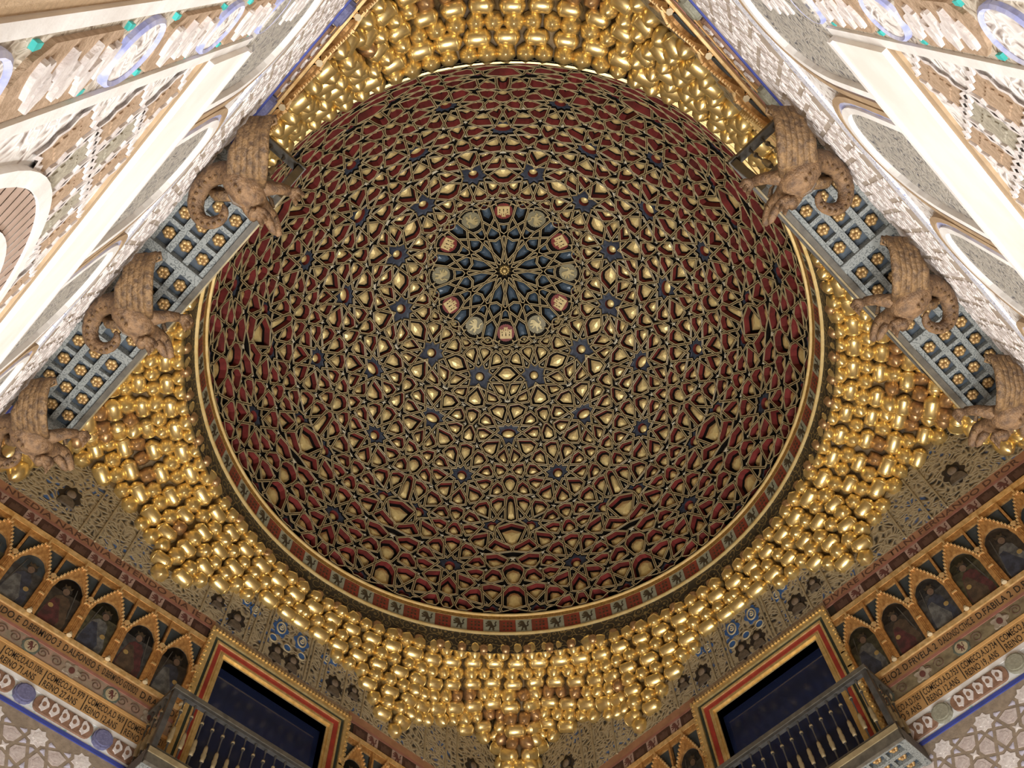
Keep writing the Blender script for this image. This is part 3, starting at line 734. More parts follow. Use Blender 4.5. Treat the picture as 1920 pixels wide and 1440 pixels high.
bc = MB(); bc.prism([((.13 + .02 * math.cos(6 * a)) * math.cos(a), (.17 + .025 * math.cos(6 * a)) * math.sin(a)) for a in [2 * math.pi * j / 36 for j in range(36)]], -.03, -.02, 0)
bc.tube([(.075 * math.cos(a), -.036, .11 * math.sin(a)) for a in [2 * math.pi * j / 18 for j in range(19)]], .014, 5, 1); bc.tube([((.01 + .035 * t) * math.cos(8 * t), -.036, (.01 + .05 * t) * math.sin(8 * t)) for t in [j / 14 for j in range(15)]], .012, 5, 1)
bcm = bc.mesh('blue_cartouche', [BLUE_C, mat('cartouche_rim', (.55, .47, .3), (.42, .34, .2), .6)])
sm = MB(); sm.prism(disc_poly(.07, 16), -.026, -.02, 0); sm.tube([(.07 * math.cos(a), -.028, .07 * math.sin(a)) for a in [2 * math.pi * j / 16 for j in range(17)]], .011, 5, 1); smm = sm.mesh('blue_boss', [BLUE_C, MATS['cartouche_rim']])
pil = MB(); pil.box(-.012, .012, -.05, -.02, 10.72, 11.75, 0); pilm = pil.mesh('colonnette', [mat('colonnette_buff', (.42, .34, .2), (.3, .23, .13), .7)])
for wn in ('front_left', 'front_right'):
    W = WALLS[wn]
    for x, z, s in ((3.70, 11.12, .8), (4.07, 11.0, 1.05), (4.84, 10.9, .95), (5.14, 10.9, .95), (5.93, 11.0, 1.05), (6.30, 11.12, .8), (1.13, 11.2, 1.15), (8.87, 11.2, 1.15)):
        o = link('cusped_recess', nbm, W, T(x, 0, z) @ Matrix.Diagonal((s, 1, s, 1))); link('bust', bum, o, Matrix())
    for x, z, s in ((4.80, 11.42, 1), (5.20, 11.42, 1), (4.30, 11.42, .7), (5.70, 11.42, .7), (5.85, 11.5, .6), (4.12, 11.5, .6)): link('blue_cartouche', bcm, W, T(x, 0, z) @ Matrix.Diagonal((s, 1, s, 1)))
    for x, z in ((4.72, 11.14), (5.26, 11.14), (4.99, 11.12)): link('blue_boss', smm, W, T(x, 0, z))
    for x in (3.5, 3.88, 4.27, 4.36, 4.56, 4.62, 5.38, 5.44, 5.64, 5.73, 6.12, 6.5, 2.2, 1.75, 1.5, 7.8, 8.25, 8.5): link('colonnette', pilm, W, T(x, 0, 0))
# ------------------------------------------------------------------ muqarnas: gilded prisms stepping from the walls to the drum
TW = [(0, 10.5), (.22, 10.8), (.42, 11.6), (.6, 12.0), (1.4, 11.85), (2.0, 11.7), (2.42, 11.4), (2.72, 10.88), (3.1, 10.92), (3.45, 11.25), (4.3, 11.62), (5, 11.76)]
def zw(t):
    t = min(t, 10 - t)
    for (a, za), (b_, zb) in zip(TW, TW[1:]):
        if t <= b_: return za + (zb - za) * (t - a) / (b_ - a)
    return TW[-1][1]
R0, ZT = 4.80, 12.42
def mq(phi, s):
    """point of the soffit; phi measured from the direction of a wall's middle, s = 0 at the drum, 1 at the wall"""
    ph = (phi + math.pi / 4) % (math.pi / 2) - math.pi / 4
    r1 = 4.985 / math.cos(ph); t = 5 - 5 * math.tan(abs(ph)); z1 = zw(t)
    cr = max(0, 1 - t / 2.6); e = 1.15 + 1.1 * cr
    r = R0 + (r1 - R0) * s
    return Vector((r * math.cos(phi), r * math.sin(phi), ZT + (z1 - ZT) * s ** e))
bar = MB(); NSG = 12
def capsule(b, L, r, m=0, seg=16):
    xs = [(-L / 2, .08), (-L / 2 + .02, .5), (-L / 2 + .05, .85), (-L / 2 + .075, 1.0), (0, 1.0), (L / 2 - .075, 1.0), (L / 2 - .05, .85), (L / 2 - .02, .5), (L / 2, .08)]
    b.rings([[(x, r * k * math.cos(2 * math.pi * i / seg), r * k * math.sin(2 * math.pi * i / seg)) for i in range(seg)] for x, k in xs], m)
capsule(bar, .36, .112)
for x in (-.108, .108): bar.rings([[(x + d, .117 * math.cos(2 * math.pi * i / 12), 0.117 * math.sin(2 * math.pi * i / 12)) for i in range(12)] for d in (-.006, .006)], 0)
BARM = bar.mesh('gilded_barrel', [GOLD], True)
bud = MB(); bud.lathe([(.10, -.14), (.125, -.08), (.13, .0), (.118, .06), (.075, .125), (.012, .17)], 12, m=0, ridge=.055); BUDM = bud.mesh('gilded_bud', [GOLD], True)
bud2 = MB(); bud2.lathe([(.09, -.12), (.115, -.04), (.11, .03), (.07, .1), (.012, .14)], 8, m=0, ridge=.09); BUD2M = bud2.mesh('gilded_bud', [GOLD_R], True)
fin = MB(); fin.lathe([(.06, -.05), (.075, .0), (.075, .05), (.082, .055), (.082, .075), (.05, .10), (.01, .105)], 12, m=0); FINM = fin.mesh('finial', [GOLD_R], True)
CORN = [('trim_1', math.pi / 2, 'gilded muqarnas corner at the far end of the hall'), ('trim_2', math.pi, 'gilded muqarnas corner at the left of the hall'), ('trim_3', 0.0, 'gilded muqarnas corner at the right of the hall'), ('trim_4', -math.pi / 2, 'gilded muqarnas corner above the camera')]
for nm, ang, lab in CORN:
    # angles here are taken from the room axes turned by 45 degrees: a wall's middle lies at 45 degrees off the corner
    bk = MB(); NP = 72; grid = []
    for i in range(NP + 1):
        phi = -math.pi / 4 + (i / NP) * math.pi / 2
        # local frame of one corner: x axis points at the corner
        row = [];
        for j in range(9):
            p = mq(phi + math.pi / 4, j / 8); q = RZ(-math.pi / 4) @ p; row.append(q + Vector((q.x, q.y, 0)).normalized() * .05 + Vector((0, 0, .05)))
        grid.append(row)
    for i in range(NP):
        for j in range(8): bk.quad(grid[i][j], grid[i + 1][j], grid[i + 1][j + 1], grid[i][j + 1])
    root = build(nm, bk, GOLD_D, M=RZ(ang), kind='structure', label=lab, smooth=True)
    cnt = 0; extra = []
    rows = {}
    step = .195
    for j in range(26):
        kind = (0, 1, 2, 1)[j % 4]
        pitch = {0: .245, 1: .375, 2: .245}[kind]
        # sample along the row
        pts = []
        for i in range(361):
            phi = -math.pi / 4 + (i / 360) * math.pi / 2
            P = [RZ(-math.pi / 4) @ mq(phi + math.pi / 4, k / 30) for k in range(31)]
            if j == 0: rows[i] = ([0] + list(np.cumsum([(P[k + 1] - P[k]).length for k in range(30)])), P)
            L, P = rows[i]; d = step * (j + .45)
            if d > L[-1]: pts.append(None); continue
            k = next(k for k in range(1, 31) if L[k] >= d - 1e-9); f = (d - L[k - 1]) / max(L[k] - L[k - 1], 1e-9)
            a = P[k - 1].lerp(P[k], f); tang = (P[k] - P[k - 1]).normalized(); pts.append((a, tang, L[-1] - d))
        acc = pitch * (.5 if kind != 2 else 1.0)
        for i in range(1, 361):
            if pts[i] is None or pts[i - 1] is None: acc = pitch * .5; continue
            acc += (pts[i][0] - pts[i - 1][0]).length
            if acc >= pitch:
                acc -= pitch; a, tg, rest_ = pts[i]
                x = (pts[i][0] - pts[i - 1][0]).normalized(); n = x.cross(tg).normalized()
                if n.z > 0: n = -n                     # faces down into the room
                dn = (n * .75 + Vector((0, 0, -1)) * .45).normalized()
                x = (x - dn * x.dot(dn)).normalized(); y = dn.cross(x)
                M = Matrix(((x.x, y.x, dn.x, a.x), (x.y, y.y, dn.y, a.y), (x.z, y.z, dn.z, a.z), (0, 0, 0, 1)))
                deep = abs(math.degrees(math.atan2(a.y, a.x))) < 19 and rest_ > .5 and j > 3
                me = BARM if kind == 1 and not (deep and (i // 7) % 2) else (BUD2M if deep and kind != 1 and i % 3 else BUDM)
                s = (1.06 if deep else 1.0) * (1 + .07 * math.sin(i * 12.9898 + j * 78.2)); M = M @ RZ(.35 * math.sin(i * 3.7 + j)) if me is not BARM else M
                M = M @ Matrix.Diagonal((s, s, s, 1))
                if me is BARM: M = M @ T(0, 0, .02)
                if cnt < 300: link(me.name.split('.')[0], me, root, M); cnt += 1
                else: extra.append((me, M))
    # tiers of the corner column
    for zt in range(6):
        for dx, dy in ((0, 0), (-.16, .16), (-.16, -.16)):
            link('gilded_bud', BUDM, root, T(6.93 + dx - .02 * zt, dy, 12.02 - .235 * zt) @ RX(math.pi)); cnt += 1
    # finials standing along the drum
    for i in range(20 if nm != 'trim_4' else 0):
        phi = -math.pi / 4 + (i + .5) / 20 * math.pi / 2; p = Vector((4.80 * math.cos(phi), 4.80 * math.sin(phi), 12.36))
        link('finial', FINM, root, T(*p))
    if extra:
        r_ = MB()
        for me, M in extra:
            n0 = len(r_.v); r_.v += [tuple(M @ v.co) for v in me.vertices]
            for pg in me.polygons: r_.f.append(tuple(n0 + i for i in pg.vertices)); r_.m.append(0)
        build('gilded_buds', r_, GOLD, root, kind='stuff')
    print('muqarnas', nm, cnt, len(extra))
# ------------------------------------------------------------------ carved and painted ornament of the two near walls
BROWN_P = mat('lozenge_brown', (.50, .36, .25), (.36, .25, .16), .85, 0, 30, .7, bscale=45); GREY_P = mat('lozenge_grey', (.46, .42, .33), (.30, .27, .21), .85, 0, 30, .7, bscale=45)
WBAND = mat('white_band', (.93, .92, .89), (.84, .81, .75), .75, 0, 2, .1); BROWN_L = mat('brown_line', (.46, .33, .2), (.36, .25, .15), .8, 0, 9)
BLUE_W = mat('blue_wash', (.34, .38, .72), (.62, .64, .80), .7, 0, 7, .3, lo=.4, hi=.6); TEAL = mat('teal_accent', (.04, .45, .43), (.1, .55, .5), .6)
LACE = carved('white_lace', (.86, .84, .82), (.70, .65, .62), (.33, .27, .24), 15, .7); LACE_B = carved('blue_lace', (.80, .80, .84), (.60, .62, .74), (.28, .32, .5), 26, .5); GRILLE = carved('grey_grille', (.46, .43, .38), (.33, .31, .28), (.10, .10, .12), 20, .7)
BRICK = mat('buff_plain', (.60, .44, .28), (.50, .36, .23), .9, 0, 60, .5, bscale=80)
def lozenge(w_, h_, k):
    P = []; C4 = [(w_, 0), (0, h_), (-w_, 0), (0, -h_)]
    for i in range(4):
        a, b_ = C4[i], C4[(i + 1) % 4]
        for j in range(6):
            t = j / 6; x, z = a[0] + (b_[0] - a[0]) * t, a[1] + (b_[1] - a[1]) * t; s = k * (1 + .09 * math.cos(t * 6 * math.pi)); P.append((x * s, z * s))
    return P
lz = MB(); lz.prism(lozenge(.18, .225, .80), -.005, 0, 0); lz.prism(lozenge(.18, .225, .40), -.010, -.005, 0)
LZ = [lz.mesh('lozenge', [BROWN_P]), lz.mesh('lozenge', [GREY_P])]
lr = MB(); lr.strip([(x, -.013, z) for x, z in lozenge(.18, .225, 1.0)], [(x, -.013, z) for x, z in lozenge(.18, .225, .84)]); lr.strip([(x, -.013, z) for x, z in lozenge(.18, .225, .84)], [(x, 0, z) for x, z in lozenge(.18, .225, .84)])
LR_ = lr.mesh('lozenge_rib', [RELW])
def ring_arc(b, cx, cz, r0, r1, a0, a1, y0, y1, m, n=24):
    A = [(cx + r0 * math.cos(a0 + (a1 - a0) * i / n), cz + r0 * math.sin(a0 + (a1 - a0) * i / n)) for i in range(n + 1)]; B_ = [(cx + r1 * math.cos(a0 + (a1 - a0) * i / n), cz + r1 * math.sin(a0 + (a1 - a0) * i / n)) for i in range(n + 1)]
    b.strip([(x, y0, z) for x, z in B_], [(x, y0, z) for x, z in A], m, False); b.strip([(x, y1, z) for x, z in B_], [(x, y0, z) for x, z in B_], m, False); b.strip([(x, y0, z) for x, z in A], [(x, y1, z) for x, z in A], m, False)
ARC = [1.95 + 1.0167 * i for i in range(7)]
def arch_outline(w_, z0, zs, zt, n=9): return [(w_, z0)] + arch_pts(w_, zs, zt, n, .9) + [(-w_, z0)]
ap = MB(); ap.prism(arch_outline(.37, 4.62, 5.05, 5.72), -.02, 0); apm = ap.mesh('arch_grille', [GRILLE])
am = MB()
def band(b, w0, w1, dz, y, m):
    A = arch_outline(w0, 4.62, 5.05, 5.72 + (w0 - .37) * 1.25); B_ = arch_outline(w1, 4.62, 5.05, 5.72 + (w1 - .37) * 1.25)
    b.strip([(x, y, z) for x, z in B_], [(x, y, z) for x, z in A], m, False); b.strip([(x, 0, z) for x, z in B_], [(x, y, z) for x, z in B_], m, False); b.strip([(x, y, z) for x, z in A], [(x, 0, z) for x, z in A], m, False)
band(am, .37, .42, 0, -.05, 0); band(am, .42, .455, 0, -.035, 1); band(am, .455, .50, 0, -.045, 2)
amm = am.mesh('arch_border', [WHITE, BLUE_W, BROWN_L])
ro = MB(); ro.prism(disc_poly(.13, 28), -.012, 0, 0); ro.tube([(.145 * math.cos(a), -.006, .145 * math.sin(a)) for a in [2 * math.pi * j / 24 for j in range(25)]], .016, 6, 1); rom = ro.mesh('blue_roundel', [LACE, BLUE_W])
cv = MB(); cv.prism([(x * .12, z) for x, z in ((1, -.28), (1, .28), (.6, .36), (0, .4), (-.6, .36), (-1, .28), (-1, -.28), (-.6, -.36), (0, -.4), (.6, -.36))], -.015, 0, 0)
for i in range(7):
    z = -.27 + i * .09; cv.prism([((.055 + .02 * math.cos(3 * a + i)) * math.cos(a) + (.03 if i % 2 else -.03), z + .04 * math.sin(a)) for a in [2 * math.pi * j / 12 for j in range(12)]], -.03, -.015, 1)
cvm = cv.mesh('script_cartouche', [BROWN_P, RELW])
tc = MB(); tc.prism([(-.03, -.03), (.03, -.02), (.02, .035), (-.02, .03)], -.012, 0); tcm = tc.mesh('teal_accent', [TEAL])
# eight-fold star panels, laid out on octagons and squares
S8 = .55
def star8(s):
    r = s / 2; sn = lambda d: math.sin(math.radians(d)); P = lambda rr, a: np.array([rr * math.cos(math.radians(a)), rr * math.sin(math.radians(a))])
    Mp = [P(r, 45 * k) for k in range(8)]; Tp = [P(r * sn(22.5) / sn(45), 22.5 + 45 * k) for k in range(8)]; Vp = [P(r * sn(22.5) / sn(67.5), 45 * k) for k in range(8)]
    F = {'star': [[q for k in range(8) for q in (Vp[k], Tp[k])]], 'kite': [[Mp[k], Tp[k], Vp[k], Tp[k - 1]] for k in range(8)]}
    cs = np.array([r, r]); sq = [cs + P(s * .2071, 45 + 90 * k) for k in range(4)]; ti = [cs + P(s * .085, 90 * k) for k in range(4)]
    F['square'] = [[q for k in range(4) for q in (sq[k], ti[(k + 1) % 4])]]
    v0 = P(r / math.cos(math.radians(22.5)), 22.5); sh = []
    # shield around the octagon vertex at 22.5 degrees: two octagons and one square
    m0, m1 = Mp[0], Mp[1]; t0 = Tp[0]; m2 = np.array([s - m1[0], m1[1]]); t2 = np.array([s - t0[0], t0[1]]); tq = ti[3]
    F['shield'] = [[m0, t0, m1, tq, m2, t2]]
    m1b = np.array([m1[1], m1[0]]); F['shield'].append([np.array([q[1], q[0]]) for q in F['shield'][0]]); 
    F['shield'] += [[np.array([q[0], s - q[1]]) for q in F['shield'][0]], [np.array([s - q[0], q[1]]) for q in F['shield'][1]]]
    return F
def ccw(p):
    a = sum(p[i][0] * p[(i + 1) % len(p)][1] - p[(i + 1) % len(p)][0] * p[i][1] for i in range(len(p))); return p if a > 0 else p[::-1]
PLQ = {'star': RELW, 'kite': mat('plaque_lilac', (.58, .56, .66), (.44, .42, .52), .75, 0, 20, .4), 'square': RELW, 'shield': mat('plaque_rose', (.62, .55, .52), (.46, .38, .36), .75, 0, 20, .4)}
PIECES = []
for kd, L in star8(S8).items():
    for p in L:
        p = ccw(p); q = safe_inset(p, .021); c0 = sum(q) / len(q); g = MB(); loc = [(x - c0[0], z - c0[1]) for x, z in q]; g.prism(loc, -.006, 0)
        g.prism([(x * .55, z * .55) for x, z in loc], -.010, -.006); PIECES.append((g.mesh('plaque', [PLQ[kd]]), c0))
STRAPG = mat('strap_brown', (.34, .27, .20), (.24, .19, .14), .7, 0, 15, .3)
for wn in ('front_left', 'front_right'):
    W = WALLS[wn]
    for x0, x1 in ((1.2, 3.9), (6.1, 8.8)):
        boxpart('lattice_ground', x0, x1, -.02, 0, 6.6, 7.83, STRAPG, W)
        for i in range(6):
            for j in range(3):
                for me, c0 in PIECES:
                    x, z = x0 + .1 + i * S8 + c0[0], 6.55 + j * S8 + c0[1]
                    if x0 + .1 < x < x1 - .1 and 6.7 < z < 7.76: link('plaque', me, W, T(x, -.02, z))
joined = MB()
for i in range(18):
    for j in range(3):
        for me, c0 in PIECES:
            x, z = .3 + i * S8 + c0[0], 6.45 + j * S8 + c0[1]
            if not (.1 < x < 9.9 and 6.25 < z < 7.72): continue
            n0 = len(joined.v); joined.v += [(v.co.x + x, v.co.y - .02, v.co.z + z) for v in me.vertices]
            for pg in me.polygons: joined.f.append(tuple(n0 + k for k in pg.vertices)); joined.m.append(0)
joined_me = joined.mesh('plaques', [RELW])
for wn in ('back_left', 'back_right'):
    W = WALLS[wn]
    boxpart('buff_field', 0, 1.6, -.012, 0, .2, 6.1, BRICK, W); boxpart('buff_field', 8.4, 10, -.012, 0, .2, 6.1, BRICK, W)
    boxpart('lattice_ground', 0, 10, -.02, 0, 6.2, 7.83, mat('strap_pale', (.52, .45, .38), (.4, .33, .27), .8), W)
    link('plaques', joined_me, W, None, kind='stuff')
    boxpart('lace_band', 1.6, 8.4, -.03, 0, 6.05, 6.2, LACE_B, W); boxpart('arch_field', 1.62, 8.38, -.012, 0, 4.6, 6.05, LACE, W)
    for x in ARC: link('arch_grille', apm, W, T(x, -.012, 0)); link('arch_border', amm, W, T(x, -.012, 0))
    for x in ARC[:-1]:
        link('blue_roundel', rom, W, T(x + .508, -.012, 4.86) @ Matrix.Diagonal((.7, 1, 1, 1)))
    boxpart('white_band', 1.98, 8.02, -.05, 0, 3.97, 4.56, WBAND, W); boxpart('brown_fillet', 1.98, 8.02, -.025, 0, 3.89, 3.97, BROWN_L, W); boxpart('brown_fillet', 1.98, 8.02, -.064, 0, 4.56, 4.61, WHITE, W)
    boxpart('lattice_field', 1.98, 8.02, -.01, 0, .4, 3.89, LACE, W)
    for X0, X1 in ((1.6, 1.97), (8.03, 8.4)):
        boxpart('panel_ground', X0, X1, -.012, 0, .4, 4.6, CARV2, W)
        boxpart('white_border', X0 - .01, X0 + .04, -.025, 0, .4, 6.2, WHITE, W); boxpart('white_border', X1 - .04, X1 + .01, -.025, 0, .4, 6.2, WHITE, W)
        xc = (X0 + X1) / 2
        for i in range(5):
            z = .86 + i * .95
            link('blue_roundel', rom, W, T(xc, -.012, z) @ Matrix.Diagonal((.8, 1, 1.0, 1))); link('script_cartouche', cvm, W, T(xc, -.012, z + .48) @ Matrix.Diagonal((.95, 1, .72, 1)))
            for dx, dz in ((-.11, .2), (.11, .22), (-.11, -.2), (.11, -.22)): link('teal_accent', tcm, W, T(xc + dx, -.012, z + dz) @ Matrix.Diagonal((.4, 1, .6, 1)))
    for i in range(18):
        for j in range(16):
            x = 2.14 + .18 * i; z = .55 + .225 * j + (0 if i % 2 == 0 else 0); 
            if (i + j) % 2: continue
            if z > 3.72 or z < 1.4: continue
            for xx, cx in ((x, 3.6), (10 - x, 6.4)):
                if x > 5.0 or math.hypot(xx - cx, z - 2.1) < 1.56: continue
                link('lozenge', LZ[(i // 1) % 2], W, T(xx, -.01, z)); link('lozenge_rib', LR_, W, T(xx, -.01, z))
    for cx in (3.6, 6.4):
        b = MB(); ring_arc(b, cx, 2.1, 1.44, 1.5, 0, math.pi, -.035, 0, 0, 40); ring_arc(b, cx, 2.1, 1.24, 1.29, 0, math.pi, -.035, 0, 0, 40); ring_arc(b, cx, 2.1, .95, 1.24, 0, math.pi, -.015, 0, 1, 40)
        arch = build('great_arch', b, [WHITE, CARV2], W)
        vo = MB()
        for a in range(1): ring_arc(vo, 0, 0, 1.295, 1.435, 0, math.radians(3.5), -.025, 0, 0, 3)
        vm_ = vo.mesh('voussoir', [mat('voussoir_brown', (.45, .33, .27), (.36, .26, .2), .8, 0, 9)])
        for k in range(44): link('voussoir', vm_, arch, T(cx, 0, 2.1) @ RY(-math.radians(k * 180 / 44 + .2)))
        vb = MB(); ring_arc(vb, 0, 0, .82, .95, 0, math.radians(4.2), -.03, 0, 0, 3); vbm = [vb.mesh('voussoir', [m_]) for m_ in (WHITE, mat('voussoir_blue', (.09, .10, .30), (.06, .07, .22), .7), BROWN_P)]
        for k in range(36): link('voussoir', vbm[k % 3], arch, T(cx, 0, 2.1) @ RY(-math.radians(k * 5 + .2)))
        b = MB(); b.prism([(cx + .82 * math.cos(math.pi * i / 24), 2.1 + .82 * math.sin(math.pi * i / 24)) for i in range(25)], -.012, 0); build('arch_shade', b, GRILLE, W)

# ------------------------------------------------------------------ balconies
IRON = mat('balcony_iron', (.11, .105, .10), (.06, .058, .055), .45, .3, 10); SOFF = scrolls('soffit_beam', (.24, .255, .245), (.09, .10, .10), 24, .08, .55); SOFF_B = mat('soffit_blue', (.06, .08, .10), (.035, .045, .06), .6, 0, 10)
RAIL_O = mat('rail_wood', (.125, .11, .085), (.07, .062, .05), .5, 0, 12); BEADM = mat('baluster_bead', (.40, .32, .18), (.26, .2, .11), .45, .2); ROS = mat('rosette_gilt', (.60, .40, .17), (.32, .19, .08), .42, .4, 24)
BX0, BX1, BZ, BY = 3.45, 6.52, 7.60, -.56
bal = MB()
prof = [(.012, 0), (.03, .01), (.03, .03), (.013, .05), (.016, .16), (.03, .19), (.03, .22), (.038, .27), (.03, .31), (.034, .35), (.026, .40), (.014, .43), (.013, .62), (.026, .65), (.026, .68), (.012, .70), (.013, .80), (.022, .82), (.022, .85), (.012, .87)]
lo = [(r * (.62 if 4 < i < 12 else .8), z) for i, (r, z) in enumerate(prof)]; bal.lathe(lo, 8); balm = bal.mesh('baluster', [IRON], True)
bd = MB(); bd.lathe([(.012, .17), (.028, .19), (.026, .22), (.032, .25), (.033, .28), (.025, .31), (.028, .34), (.024, .39), (.012, .42)], 8); bdm = bd.mesh('gilt_bead', [BEADM], True); bk2 = MB(); bk2.lathe([(.01, .645), (.024, .655), (.024, .68), (.01, .69)], 8); bk2m = bk2.mesh('knop', [BEADM], True)
def baluster(parent, x, y, z):
    o = link('baluster', balm, parent, T(x, y, z)); link('gilt_bead', bdm, o); link('knop', bk2m, o); return o
ros = MB()
for k in range(6):
    a = k * math.pi / 3; c_ = (.032 * math.cos(a), .032 * math.sin(a))
    ros.lathe([(.006, -.035), (.024, -.025), (.026, -.008), (.018, .0)], 8, (c_[0], c_[1], 0))
ros.lathe([(.003, -.055), (.014, -.05), (.018, -.03), (.012, -.02)], 8); rosm = ros.mesh('rosette', [ROS], True)
BLAB = {'back_left': 'grey coffered balcony with gilt rosettes on the near left wall', 'back_right': 'grey coffered balcony with gilt rosettes on the near right wall', 'front_left': 'dark railed balcony before the left far window', 'front_right': 'dark railed balcony before the right far window'}
XB = [BX0, 4.47, 5.50, BX1]; YB = [-.03, -.20, -.37, -.54]
bar_l = {}
for wn in FR:
    R_ = link('balcony', None, None, FR[wn], label=BLAB[wn], category='balcony', group='balconies of the hall')
    boxpart('floor_slab', BX0, BX1, BY, -.0, BZ + .06, BZ + .16, SOFF_B, R_)
    for y in YB: boxpart('long_beam', BX0, BX1, y - .027, y + .027, BZ - .0, BZ + .06, SOFF, R_)
    for k, x in enumerate(XB): boxpart('cross_beam', x - .045, x + .045, BY + .0, -.0, BZ - .025, BZ + .055, SOFF, R_)
    boxpart('fascia', BX0 - .04, BX1 + .04, BY - .05, BY, BZ - .02, BZ + .17, RAIL_O, R_); boxpart('fascia_fillet', BX0 - .05, BX1 + .05, BY - .065, BY - .05, BZ + .10, BZ + .17, GILT_E if False else BEADM, R_)
    for s, X in ((-1, BX0), (1, BX1)): boxpart('end_fascia', min(X, X + s * .05), max(X, X + s * .05), BY, 0, BZ - .02, BZ + .17, RAIL_O, R_)
    for x0, x1 in zip(XB, XB[1:]):
        for c_ in range(4):
            xa = x0 + .045 + (c_ + .5) * (x1 - x0 - .09) / 4
            for y0, y1 in zip(YB, YB[1:]): link('rosette', rosm, R_, T(xa, (y0 + y1) / 2, BZ + .055))
            if c_ < 3:
                xb = x0 + .045 + (c_ + 1) * (x1 - x0 - .09) / 4
                for y0, y1 in zip(YB, YB[1:]): boxpart('short_bar', xb - .02, xb + .02, y1 + .027, y0 - .027, BZ + .008, BZ + .058, SOFF, R_)
    # railing
    yr = BY - .01
    boxpart('bottom_rail', BX0, BX1, yr - .03, yr + .03, BZ + .17, BZ + .22, RAIL_O, R_)
    boxpart('top_rail', BX0 - .05, BX1 + .05, yr - .045, yr + .045, BZ + 1.09, BZ + 1.15, RAIL_O, R_); boxpart('under_rail', BX0 - .03, BX1 + .03, yr - .03, yr + .03, BZ + 1.05, BZ + 1.09, IRON, R_)
    for X in (BX0, BX1):
        boxpart('side_rail', X - .04, X + .04, yr, -.0, BZ + 1.09, BZ + 1.15, RAIL_O, R_); boxpart('side_rail', X - .025, X + .025, yr, -.0, BZ + .17, BZ + .22, RAIL_O, R_); boxpart('corner_post', X - .035, X + .035, yr - .035, yr + .035, BZ + .17, BZ + 1.09, IRON, R_)
        for y in (-.12, -.26, -.40): baluster(R_, X, y, BZ + .20)
    n = 19
    for i in range(n): baluster(R_, BX0 + (i + 1) * (BX1 - BX0) / (n + 1), yr, BZ + .20)

# ------------------------------------------------------------------ carved dragons that carry the near balconies
DRG = mat('dragon_wood', (.30, .175, .085), (.12, .07, .04), .55, 0, 16, .9, bscale=38, dist=.02); DRG_G = mat('dragon_gilt_wood', (.30, .18, .08), (.10, .06, .035), .5, .1, 20, .8, bscale=40, dist=.02); DRG_C = mat('dragon_chest', (.27, .215, .17), (.17, .13, .10), .5, 0, 8, .3, bscale=30)
def crv(P, n):
    """Catmull-Rom through rows of numbers"""
    P = [np.array(p, float) for p in P]; Q = [2 * P[0] - P[1]] + P + [2 * P[-1] - P[-2]]; out = []
    for i in range(1, len(Q) - 2):
        for j in range(n):
            t = j / n; out.append(.5 * ((2 * Q[i]) + (-Q[i - 1] + Q[i + 1]) * t + (2 * Q[i - 1] - 5 * Q[i] + 4 * Q[i + 1] - Q[i + 2]) * t * t + (-Q[i - 1] + 3 * Q[i] - 3 * Q[i + 1] + Q[i + 2]) * t ** 3))
    return out + [P[-1]]
